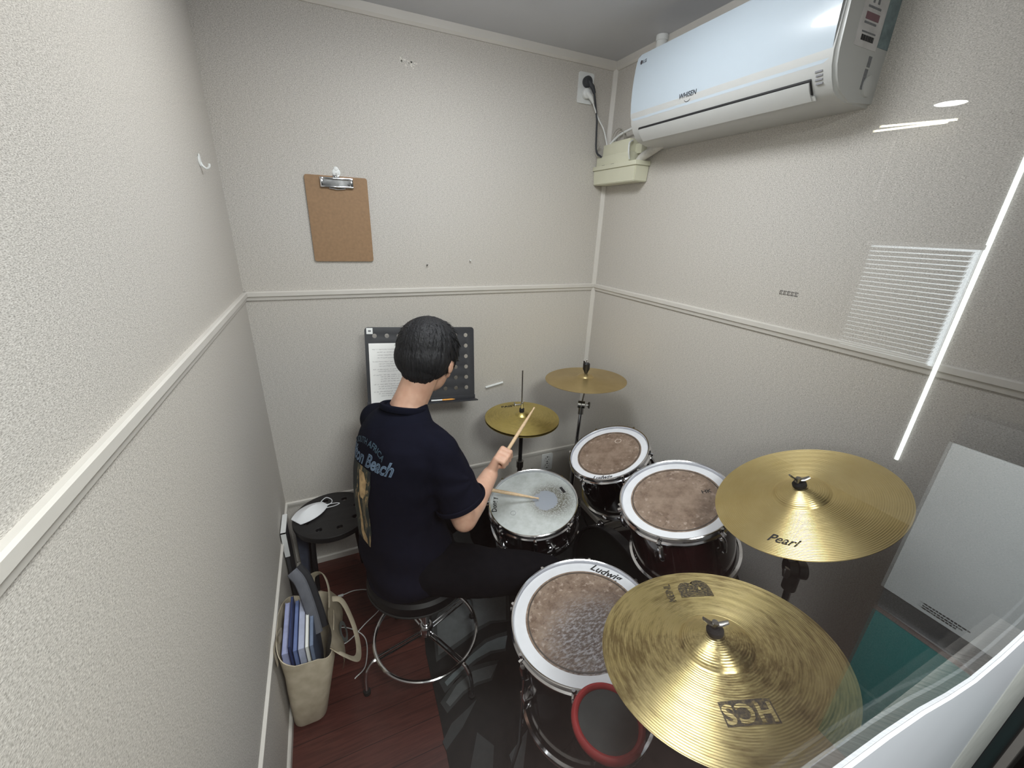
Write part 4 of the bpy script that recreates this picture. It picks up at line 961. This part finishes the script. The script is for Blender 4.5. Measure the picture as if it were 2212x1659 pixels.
tube(bm, [c0+V3((0, -.018, 0)), c0+V3((.02, -.025, -.022)), c0+V3((.032, -.026, -.044))], [.010, .0095, .007], 12)
t = thing('power_plug', 'black plug and cord in the upper socket of the high outlet', 'plug', (1.491, -.02, 2.3)); M['cord_black'] = mat('cord_black', (52, 54, 60), .5)
mk('plug_body', bm, M['cord_black'], t, world=True)
bm = B(); tube(bm, spline([c0+V3((.030, -.026, -.040)), (1.535, -.03, 2.22), (1.552, -.028, 2.16), (1.556, -.03, 2.10), (1.562, -.035, 2.03), (1.585, -.05, 2.005)], 8), .0042, 8); mk('cord', bm, M['cord_black'], t, world=True)
c0 = V3((1.491, -.007, 2.2585)); t = thing('power_plug', 'white plug and cord in the lower socket of the high outlet', 'plug', (1.491, -.02, 2.26))
bm = B(); lathe(bm, [(0, 0), (.020, 0), (.0215, .006), (.0205, .016), (.013, .022), (0, .023)], 32, c0, (0, -1, 0)); tube(bm, [c0+V3((0, -.014, 0)), c0+V3((.016, -.024, -.016)), c0+V3((.030, -.024, -.036))], [.012, .010, .005], 12); mk('plug_body', bm, M['white_plastic'], t, world=True)
bm = B(); tube(bm, spline([c0+V3((.028, -.024, -.034)), (1.555, -.03, 2.17), (1.585, -.045, 2.12), (1.60, -.06, 2.06), (1.60, -.07, 2.04)], 8), .003, 8); mk('cord', bm, M['white_plastic'], t, world=True)

# pump box in the corner
t = thing('pump_box', 'cream stepped drain pump box in the back right corner under the air conditioner', 'box', (1.62, -.16, 1.885))
bm = B()
rings(bm, [[V3((x0, y0, z)), V3((W-.001, y0, z)), V3((W-.001, y1, z)), V3((x0, y1, z))] for z, x0, y0, y1 in ((1.885, 1.583, -.312, -.004), (1.948, 1.578, -.318, -.003))])
bmesh.ops.bevel(bm, geom=[e for e in bm.edges], offset=.003, segments=2, affect='EDGES'); mk('tray', bm, M['cream'], t, world=True)
bm = B(); box(bm, (1.5735, -.3225, 1.948), (W-.001, -.002, 1.966), .002); mk('tray_lip', bm, M['cream'], t, world=True)
bm = B(); box(bm, (1.585, -.255, 1.966), (W-.001, -.012, 2.008), .003); mk('lower_cover', bm, M['cream'], t, world=True)
bm = B(); box(bm, (1.590, -.245, 2.008), (W-.001, -.05, 2.055), .003); box(bm, (1.597, -.235, 2.055), (W-.001, -.10, 2.062), .002); box(bm, (1.625, -.285, 2.0), (W-.001, -.24, 2.04), .003); mk('upper_cover', bm, M['cream'], t, world=True)
bm = B()
for y in (-.06, -.13): box(bm, (1.5845, y-.022, 1.9665), (1.5855, y, 1.969))
mk('vent_slots', bm, M['ink'], t, world=True)
# air conditioner cable, coil of cable and pipes
bm = B(); tube(bm, spline([(1.58, -.395, 2.115), (1.60, -.32, 2.105), (1.61, -.22, 2.10), (1.61, -.13, 2.085), (1.60, -.08, 2.05), (1.605, -.06, 2.02)], 8), .0052, 10); tag(mk('cable', bm, M['white_plastic']), 'thick white cable from the air conditioner down to the cream box', 'cable')
bm = B()
for k in range(3):
    r_ = .030+k*.005; tube(bm, [(1.628-.01*k, -.13+r_*cos(a_*2*pi/20)*1.1, 2.075+r_*sin(a_*2*pi/20)) for a_ in range(21)], .0022, 6)
tube(bm, spline([(1.59, -.02, 2.06), (1.575, -.02, 2.04), (1.57, -.03, 2.015), (1.585, -.03, 2.005)], 5), .0028, 6)
tag(mk('cable_coil', bm, mat('cable_grey', (168, 164, 156), .5)), 'coil of thin grey cable tucked behind the cream box', 'cable')
bm = B(); tube(bm, spline([(1.60, -.25, 2.05), (1.575, -.262, 2.035), (1.570, -.27, 2.0), (1.585, -.262, 1.975)], 6), .0035, 8); tag(mk('cable', bm, M['white_plastic']), 'short white cable looping over the side of the cream box', 'cable')
bm = B(); tube(bm, spline([(1.625, -.42, 2.02), (1.615, -.36, 1.995), (1.612, -.31, 1.978), (1.612, -.29, 1.955)], 8), .0165, 16); tag(mk('drain_pipe', bm, mat('insulated_pipe', (206, 204, 198), .7, amp=.08, nz=80, bump=.8, bscale=120)), 'wrapped drain pipe from the air conditioner into the cream box', 'pipe')
bm = B(); tube(bm, [(1.628, -.32, 2.27), (1.628, -.32, 2.403)], .021, 20); tube(bm, [(1.628, -.32, 2.385), (1.628, -.32, 2.404)], .024, 20); tag(mk('pipe', bm, M['white_plastic']), 'white pipe rising from the air conditioner to the ceiling', 'pipe')

# ------------------------------------------------------------------ air conditioner
Y0, Y1 = -1.14, -.388
t = thing('air_conditioner', 'white wall mounted air conditioner high on the right wall', 'air conditioner', (W, (Y0+Y1)/2, 2.0))
gp = N('gloss_white_panel'); gp.b.inputs['Base Color'].default_value = (*srgb((190, 202, 213)), 1); gp.b.inputs['Roughness'].default_value = .22; gp.b.inputs['Coat Weight'].default_value = .5; gp.b.inputs['Coat Roughness'].default_value = .03
M['ac_body'] = mat('ac_body_white', (192, 193, 192), .35, amp=.015)
prof = [(W, 2.292), (1.49, 2.292), (1.468, 2.28), (1.463, 2.25), (1.461, 2.10), (1.468, 2.068), (1.480, 2.045), (1.498, 2.022), (1.520, 2.010), (1.56, 2.003), (W, 2.003)]
bm = B(); prism(bm, prof, 1, Y0, Y1); bmesh.ops.bevel(bm, geom=[e for e in bm.edges if abs(e.verts[0].co.y-e.verts[1].co.y) < 1e-5 and max(v.co.x for v in e.verts) < W-.001 or (abs(e.verts[0].co.y-e.verts[1].co.y) < 1e-5 and min(v.co.x for v in e.verts) < 1.6)], offset=.008, segments=3, affect='EDGES')
mk('body', bm, M['ac_body'], t, world=True)
# front panel with rounded lower corners
bm = B(); nY = 30; cols = []
yL, yR = Y0+.012, Y1-.006
def px(z): return 1.4555+.012*((z-2.18)/.11)**2
ol = rrect(yR-yL, 2.290-2.078, .016, 6, (yL+yR)/2, (2.290+2.078)/2)
f0 = [bm.verts.new((px(z), y, z)) for y, z in ol]; f1 = [bm.verts.new((px(z)+.007, y, z)) for y, z in ol]; f2 = [bm.verts.new((px(z)+.0015, (yL+yR)/2+(y-(yL+yR)/2)*1.004, z)) for y, z in ol]
n_ = len(ol)
for i_ in range(n_):
    j = (i_+1) % n_; bm.faces.new((f0[i_], f0[j], f1[j], f1[i_]))
bm.faces.new(f1[::-1])
# curved face as strips between matching heights
zs = sorted({round(z, 5) for y, z in ol})
gridv = {}
import bisect
for v in f0: pass
face_pts = []
for z in [2.078+.212*k/24 for k in range(25)]:
    dz = min(z-2.078, 2.290-z); ins = 0 if dz >= .016 else .016-sqrt(max(0, .016**2-(.016-dz)**2))
    face_pts.append((z, yL+ins, yR-ins))
prev = None
for z, a_, b_ in face_pts:
    row = [bm.verts.new((px(z)-.0002, a_+(b_-a_)*k/4, z)) for k in range(5)]
    if prev:
        for k in range(4): bm.faces.new((prev[k], prev[k+1], row[k+1], row[k]))
    prev = row
mk('front_panel', bm, gp.m, t, world=True)
def ac_face(s, size, y, z, mt, nm='logo_print', shear=0, bold=0, xf=None):
    bm = text_bm(s, size, shear, bold); place(bm, lambda p: V3(((xf or px)(z+p.y)-.0012, y-p.x, z+p.y))); return mk(nm, bm, mt, t, smooth=False, world=True)
ac_face('LG', .015, -.440, 2.262, mat('logo_dark', (60, 60, 66), .5), bold=.0003)
bm = B(); lathe(bm, [(0, 0), (.0068, 0), (.0068, .0004), (0, .0004)], 24, (px(2.262)-.0008, -.4215, 2.2625), (-1, 0, 0)); mk('logo_print', bm, mat('logo_grey', (70, 66, 74), .4), t, world=True)
ac_face('WHISEN', .020, -.680, 2.106, mat('logo_dark2', (48, 50, 58), .5), shear=.2, bold=.0003)
bm = B(); tube(bm, [(px(2.09)-.001, -.680-.014*cos(a_), 2.097-.010*sin(a_)) for a_ in [k*pi/8 for k in range(1, 8)]], .0007, 5); mk('logo_print', bm, mat('logo_dark3', (60, 62, 70), .5), t, world=True)
# outlet slot and louvre
bm = B(); prism(bm, [(1.4745, 2.0535), (1.4725, 2.0485), (1.4905, 2.0215), (1.4985, 2.0225)], 1, -1.085, -.436); mk('air_slot', bm, M['ink'], t, world=True)
bm = B(); prism(bm, [(1.4745, 2.0465), (1.4715, 2.0445), (1.480, 2.028), (1.500, 2.0085), (1.503, 2.011), (1.486, 2.031)], 1, -1.083, -.440); mk('louvre', bm, M['ac_body'], t, world=True)
bm = B(); prism(bm, [(1.497, 2.0195), (1.494, 2.0185), (1.505, 2.0095), (1.508, 2.0105)], 1, -1.09, -.44); mk('louvre_edge', bm, M['white_plastic'], t, world=True)
M['maroon'] = mat('maroon_print', (128, 92, 100), .6); M['label_grey'] = mat('label_grey', (118, 120, 124), .6, amp=.3, nz=300); M['label_teal'] = mat('energy_label', (120, 138, 142), .5, amp=.25, nz=60); M['label_white'] = mat('label_white', (206, 204, 204), .5)
yf = Y0-.0008
def side(x0, x1, z0, z1, mt, nm, d=0, par=None):
    bm = B(); box(bm, (x0, yf-.0002-d, z0), (x1, Y0+.002, z1)); return mk(nm, bm, mt, par or t, smooth=False, world=True)
lab = side(1.515, 1.606, 2.115, 2.288, M['label_white'], 'side_label')
side(1.535, 1.575, 2.235, 2.270, M['maroon'], 'warning_mark', .0006, lab); side(1.530, 1.580, 2.222, 2.228, M['label_grey'], 'small_print', .0006, lab)
side(1.532, 1.585, 2.168, 2.182, M['maroon'], 'warning_mark', .0006, lab); side(1.532, 1.580, 2.160, 2.164, M['label_grey'], 'small_print', .0006, lab); side(1.532, 1.583, 2.190, 2.194, M['label_grey'], 'small_print', .0006, lab)
side(1.545, 1.552, 2.20, 2.212, M['label_grey'], 'small_print', .0006, lab); side(1.564, 1.572, 2.20, 2.212, M['label_grey'], 'small_print', .0006, lab)
bm = B(); rng = random.Random(4); x = 1.535
while x < 1.585: w_ = rng.uniform(.0006, .002); box(bm, (x, yf-.0008, 2.128), (x+w_, yf, 2.139)); x += w_+rng.uniform(.0006, .0016)
mk('barcode', bm, M['ink'], lab, smooth=False, world=True); side(1.532, 1.588, 2.143, 2.146, M['label_grey'], 'small_print', .0006, lab)
side(1.610, 1.6545, 2.125, 2.290, M['label_teal'], 'energy_label'); side(1.590, 1.602, 2.082, 2.104, M['label_grey'], 'small_print'); side(1.588, 1.600, 2.035, 2.078, M['label_grey'], 'small_print')
bm = B(); lathe(bm, [(0, 0), (.024, 0), (.023, .004), (.010, .0075), (0, .008)], 28, (1.618, Y0, 2.045), (0, -1, 0)); mk('drain_cap', bm, M['ac_body'], t, world=True)
bm = B()
for k in range(4): box(bm, (1.4685+.004*k, Y0+.028, 2.062-k*.008), (1.470+.004*k, Y0+.046-.002*(k % 2), 2.066-k*.008))
mk('indicator_text', bm, M['grey_ink'], t, world=True)

# ------------------------------------------------------------------ tote bag and its contents
cv = N('canvas'); n1 = cv.n('TexNoise', i_Scale=25.0, i_Detail=5.0); cv.l(cv.pos(), n1.inputs['Vector']); cv.l(cv.ramp(n1.outputs[0], [(.3, srgb((176, 164, 142))), (.7, srgb((200, 189, 168)))]), cv.b.inputs['Base Color']); cv.b.inputs['Roughness'].default_value = .9
M['canvas'] = cv.m
t = thing('tote_bag', 'beige canvas tote bag full of books slumped against the left wall', 'bag', (.07, -.65, 0))
def bagring(z, x0, x1, y0, y1, wob=0, zf=None, n=48):
    out = []
    for k in range(n):
        a = 2*pi*k/n; c_, s_ = cos(a), sin(a); e = .42
        x = (x0+x1)/2+(x1-x0)/2*(abs(c_)**e)*(1 if c_ > 0 else -1); y = (y0+y1)/2+(y1-y0)/2*(abs(s_)**e)*(1 if s_ > 0 else -1)
        o = noise.noise(V3((x*9, y*9, z*7)))*wob
        out.append(V3((max(.004, x+o), y+o*.6, z+(zf(x, y) if zf else 0))))
    return out
top_z = lambda x, y: .045*(1-min(1, x/.06))+.02*sin((y+.8)*14)-.03*max(0, min(1, (x-.13)/.04))-.05*max(0, min(1, (y+.60)/.14))
specs = [(.003, .012, .118, -.802, -.52, .002), (.02, .008, .126, -.812, -.515, .004), (.10, .006, .140, -.816, -.50, .012), (.18, .005, .158, -.818, -.48, .016), (.25, .005, .180, -.816, -.46, .014)]
rs = [bagring(z, a, b_, c_, d, w_) for z, a, b_, c_, d, w_ in specs]
rs.append(bagring(.315, .005, .178, -.812, -.45, .008, top_z))
rs2 = [[p+V3((.0022 if p.x < .08 else -.0022, .0022 if p.y < -.65 else -.0022, 0)) for p in r] for r in rs[::-1]]
bm = B(); rings(bm, rs+rs2[:-1], caps=False); bm.faces.new([v for v in bm.verts][:48][::-1])
mk('bag_body', bm, M['canvas'], t, smooth=60, world=True)
# folded over flap on the right side, with a printed ring
bm = B(); g = []
for i_ in range(13):
    row = []
    for j in range(9):
        u, v = i_/12, j/8; y = -.79+.27*u; z = .325-.02*u-.15*v*(1-.25*abs(u-.5)); x = .166+.035*sin(v*pi*.75)+.006*sin(u*9)
        row.append(bm.verts.new((x, y, z)))
    g.append(row)
for i_ in range(12):
    for j in range(8): bm.faces.new((g[i_][j], g[i_+1][j], g[i_+1][j+1], g[i_][j+1]))
r_ = bmesh.ops.solidify(bm, geom=bm.faces[:], thickness=.003); mk('side_flap', bm, M['canvas'], t, smooth=60, world=True)
bm = B(); lathe(bm, [(.022, 0), (.038, 0), (.038, .0006), (.022, .0006)], 36, (.206, -.67, .235), (1, -.1, .30), closed=True); mk('printed_ring', bm, mat('ring_print', (92, 96, 94), .8), t, world=True)
bm = B(); rng = random.Random(2)
for q in ((-.006, .004), (.006, .004), (0, -.006)): ell(bm, V3((.208, -.67+q[0], .235+q[1])), (.001, .0028, .0022), sub=2)
mk('printed_dots', bm, M['ink'], t, world=True)
for pts in ([(.165, -.77, .30), (.20, -.79, .27), (.24, -.77, .20), (.25, -.70, .17), (.24, -.62, .20), (.21, -.57, .28), (.17, -.56, .30)], [(.01, -.79, .33), (.012, -.80, .40), (.018, -.765, .415), (.022, -.73, .395), (.014, -.72, .34)], [(.165, -.62, .29), (.17, -.55, .345), (.15, -.49, .37), (.11, -.46, .34), (.10, -.455, .27)]):
    bm = B(); tube(bm, spline(pts, 7), .013, 8, flat=.16, hint=(1, 0, .3)); mk('handle', bm, M['canvas'], t, smooth=60, world=True)
cols = [('lilac book', (142, 148, 190), .018, .355), ('navy folder', (38, 48, 84), .008, .375), ('blue book', (74, 92, 142), .012, .345), ('pale spiral notebook', (172, 176, 200), .018, .34), ('white workbook', (206, 206, 200), .010, .335), ('slate blue book', (82, 96, 122), .012, .33)]
x = .024
for k, (nm, c_, th, hz) in enumerate(cols):
    t2 = thing('book', {0: 'lilac book nearest the left wall in the tote bag', 1: 'thin navy folder behind the lilac book in the tote bag', 2: 'blue book in the middle of the tote bag', 3: 'pale spiral notebook in the tote bag beside the blue book', 4: 'thin white workbook in the tote bag', 5: 'slate blue book at the open side of the tote bag'}[k], 'book', (x, -.66, .03), group='books in the tote bag')
    y0 = -.785+.004*k; bm = B()
    for q0, q1 in ((0, .0012), (th-.0012, th)): box(bm, (x+q0, y0, .03), (x+q1, y0+.215, hz))
    mk('cover', bm, mat('cover_%d' % k, c_, .5), t2, smooth=False, world=True)
    bm = B(); box(bm, (x+.0012, y0+.002, .033), (x+th-.0012, y0+.212, hz-.002)); mk('pages', bm, [mat('pages_lilac', (158, 164, 200), .7), mat('folder_in', (50, 62, 104), .6), mat('pages_blue', (110, 126, 172), .7), mat('pages_pale', (178, 184, 206), .7), M['paper'], mat('pages_slate', (120, 134, 160), .7)][k], t2, smooth=False, world=True)
    x += th+.0025
t2 = thing('umbrella_case', 'grey and black folded case sticking out of the tote bag', 'case', (.1, -.56, .1))
def strap(bm, pts, w_, th, side_=V3((0, 1, 0))):
    tube(bm, spline(pts, 6), w_, 10, flat=th, hint=side_)
bm = B(); strap(bm, [(.118, -.66, .26), (.105, -.62, .35), (.085, -.575, .43), (.060, -.545, .465)], .020, .5); mk('grey_side', bm, mat('grey_cloth', (96, 98, 106), .8), t2, world=True)
bm = B(); strap(bm, [(.140, -.64, .26), (.125, -.60, .35), (.105, -.56, .43), (.076, -.532, .470)], .018, .5); mk('black_side', bm, mat('black_cloth', (32, 33, 38), .8), t2, world=True)

# boards leaning at the left wall beside the stool
t = thing('panel_board', 'narrow dark board with a white edge leaning on the left wall behind the stool', 'board', (.02, -.25, 0))
bm = B(); prism(bm, [(.006, .0), (.018, .0), (.018, .45), (.006, .45)], 1, -.292, -.17); mk('board', bm, mat('dark_board', (62, 62, 64), .5), t, world=True)
bm = B(); prism(bm, [(.005, .33), (.024, .33), (.024, .457), (.005, .457)], 1, -.297, -.292); box(bm, (.005, -.297, .450), (.024, -.17, .458)); mk('white_edge', bm, M['white_plastic'], t, world=True)
bm = B(); box(bm, (.028, -.085, .0), (.075, -.060, .33), .003); tag(mk('folder', bm, mat('grey_blue_folder', (98, 104, 122), .5)), 'grey blue folder standing behind the small stool in the left corner', 'folder')

# charging cable on the floor
bm = B(); P_ = [(.10, -.06, .30), (.085, -.03, .18), (.055, -.05, .06), (.03, -.10, .006), (.05, -.30, .004), (.12, -.42, .004), (.21, -.46, .004), (.275, -.54, .004), (.265, -.66, .004), (.22, -.70, .004)]
tube(bm, spline(P_, 10), .0022, 6); tag(mk('charging_cable', bm, M['white_plastic']), 'thin white cable looping over the wood floor beside the tote bag', 'cable')
t = thing('charging_cable', 'short white cable with a plug tip on the floor under the small stool', 'cable', (.24, -.3, 0))
bm = B(); tube(bm, spline([(.20, -.27, .004), (.26, -.265, .004), (.33, -.30, .004), (.36, -.40, .004), (.28, -.47, .004), (.20, -.53, .004), (.14, -.52, .004)], 8), .0022, 6); mk('cord', bm, M['white_plastic'], t, world=True)
bm = B(); box(bm, (.178, -.276, .001), (.202, -.266, .008), .001); mk('plug_tip', bm, M['white_plastic'], t, world=True)
# pen on a wall clip behind the hi-hat
bm = B(); tube(bm, [(1.02, -.004, .868), (1.12, -.004, .885)], .006, 8); tag(mk('marker_pen', bm, M['white_plastic']), 'grey marker pen stuck on the back wall left of the hi-hat', 'pen')

# ------------------------------------------------------------------ outer room, seen mirrored in the glass
M['outer_wall'] = mat('outer_wall_paint', (120, 118, 114), .8, amp=.03); M['outer_ceil'] = mat('outer_ceiling', (150, 150, 148), .8)
struct('wall_side', box(B(), (3.5, -5.2, 0), (3.55, FR, 2.3)), M['outer_wall'])
struct('wall_rear', box(B(), (-.7, -5.2, 0), (3.55, -5.15, 2.3)), mat('dark_rear_wall', (46, 46, 48), .8))
struct('wall_far', box(B(), (-.75, -5.2, 0), (-.7, FR, 2.3)), mat('dark_far_wall', (60, 60, 62), .8))
struct('trim_%d' % i, box(B(), (1.80, FR-.02, 0), (3.55, FR+.03, 2.3)), M['outer_wall']); i += 1
bm = B(); box(bm, (-.75, -5.2, 2.3), (3.55, FR-.02, 2.34)); struct('ceiling_outer', bm, M['outer_ceil'])
sky = N('daylight'); sky.b.inputs['Base Color'].default_value = (0, 0, 0, 1); sky.b.inputs['Emission Color'].default_value = (.86, .95, 1, 1); sky.b.inputs['Emission Strength'].default_value = 1.8
struct('window_2', box(B(), (3.488, -3.36, 1.0), (3.496, -2.86, 1.66)), sky.m, smooth=False)
t = thing('window_blind', 'pale venetian blind with thin slats over the outer window, mirrored in the glass', 'blind', (3.47, -3.1, .7)); M['slat'] = mat('slat_grey', (134, 134, 130), .5)
bm = B(); z = .99
while z < 1.64:
    prism(bm, [(3.462, z), (3.464, z+.002), (3.484, z+.0195), (3.482, z+.0175)], 1, -3.40, -2.88); z += .0262
mk('slats', bm, M['slat'], t, world=True)
bm = B(); box(bm, (3.455, -3.38, 1.65), (3.487, -2.84, 1.675)); mk('head_rail', bm, M['white_plastic'], t, world=True)
strip = N('bright_gap'); strip.b.inputs['Emission Color'].default_value = (.9, .97, .94, 1); strip.b.inputs['Emission Strength'].default_value = 7
struct('window_3', box(B(), (3.485, -2.846, .38), (3.497, -2.835, 2.25)), strip.m, smooth=False)
tb = N('tube_emitter'); tb.b.inputs['Emission Color'].default_value = (1, .93, .72, 1); tb.b.inputs['Emission Strength'].default_value = 9
for k, (a_, b_, lb) in enumerate((((3.30, -3.42), (3.43, -3.14), 'slim warm tube light on the outer ceiling, farther from the window'), ((3.40, -3.50), (3.46, -3.19), 'slim warm tube light on the outer ceiling next to the window wall'))):
    t = thing('tube_light', lb, 'lamp', (*a_, 2.29)); bm = B(); tube(bm, [(*a_, 2.287), (*b_, 2.287)], .007, 8); mk('tube', bm, tb.m, t, world=True)
    bm = B(); tube(bm, [(*a_, 2.296), (*b_, 2.296)], .009, 8); mk('housing', bm, M['white_plastic'], t, world=True)
dm = N('downlight_emitter'); dm.b.inputs['Emission Color'].default_value = (1, 1, .97, 1); dm.b.inputs['Emission Strength'].default_value = 22
t = thing('downlight', 'round white downlight in the outer ceiling, mirrored in the glass', 'lamp', (3.09, -3.04, 2.3))
bm = B(); lathe(bm, [(0, -.002), (.055, -.002), (.055, -.006), (0, -.006)], 32, (3.09, -3.04, 2.3)); mk('diffuser', bm, dm.m, t, world=True)
bm = B(); lathe(bm, [(.055, 0), (.065, 0), (.064, -.006), (.055, -.008)], 32, (3.09, -3.04, 2.3), closed=True); mk('rim', bm, M['white_plastic'], t, world=True)
t = thing('bead_chain', 'white bead chain hanging by the blind, mirrored in the glass', 'chain', (3.44, -3.42, 2.2)); bm = B()
for k in range(24): ell(bm, (3.44, -3.40, 2.22-k*.0135), (.0055,)*3, sub=1); ell(bm, (3.44, -3.315, 2.22-k*.0155), (.0035,)*3, sub=1)
bd = N('bead_white'); bd.b.inputs['Base Color'].default_value = (.9, .9, .9, 1); bd.b.inputs['Emission Color'].default_value = (1, 1, .9, 1); bd.b.inputs['Emission Strength'].default_value = 0
mk('beads', bm, bd.m, t, world=True)
# poster board and teal cabinet standing outside, by the booth
t = thing('poster_board', 'pale grey board with small print at its foot, mirrored in the glass on the right', 'board', (1.78, -2.1, .66))
bm = B(); box(bm, (1.752, -2.190, .684), (1.80, -1.93, 1.188), .004); mk('board', bm, mat('board_pale', (150, 156, 158), .5, amp=.02), t, world=True)
bm = B(); 
for k, (w_, z) in enumerate(((.10, .712), (.085, .704), (.07, .697))):
    x = 0
    rng = random.Random(k)
    while x < w_:
        q = rng.uniform(.003, .009); box(bm, (1.7512, -2.10+x, z), (1.7522, -2.10+x+q, z+.004)); x += q+.002
mk('small_print', bm, M['ink'], t, world=True)
t = thing('cabinet', 'teal cabinet below the pale board, mirrored in the glass', 'cabinet', (1.78, -2.05, 0))
bm = B(); box(bm, (1.75, -2.182, .0), (1.815, -1.93, .600), .003); mk('teal_front', bm, mat('teal_laminate', (26, 88, 88), .35, amp=.05), t, world=True)
bm = B(); box(bm, (1.748, -2.184, .600), (1.815, -1.93, .618), .002); mk('cabinet_top', bm, M['chrome'], t, world=True)
bm = B(); box(bm, (1.757, -2.188, .618), (1.812, -1.93, .684), .002); box(bm, (1.757, -2.19, 1.188), (1.812, -1.93, 1.27), .002); tag(mk('dark_rack', bm, mat('dark_rack', (34, 36, 40), .6)), 'dark rail framing the pale board above the teal cabinet', 'rack')
area('outer_fill_light', (-.5, -2.7, 1.9), .5, 12, (1, 1, .98), (0, -radians(75), radians(-15)))  # added fill lamp outside the mirrored view, brightens window frame and outer room
area('outer_ceiling_light', (.62, -2.40, 2.27), .5, 48, (1, 1, .98))
struct('floor_outer', box(B(), (-.7, -5.2, -.05), (3.5, FR, 0)), mat('outer_floor', (66, 52, 48), .6))
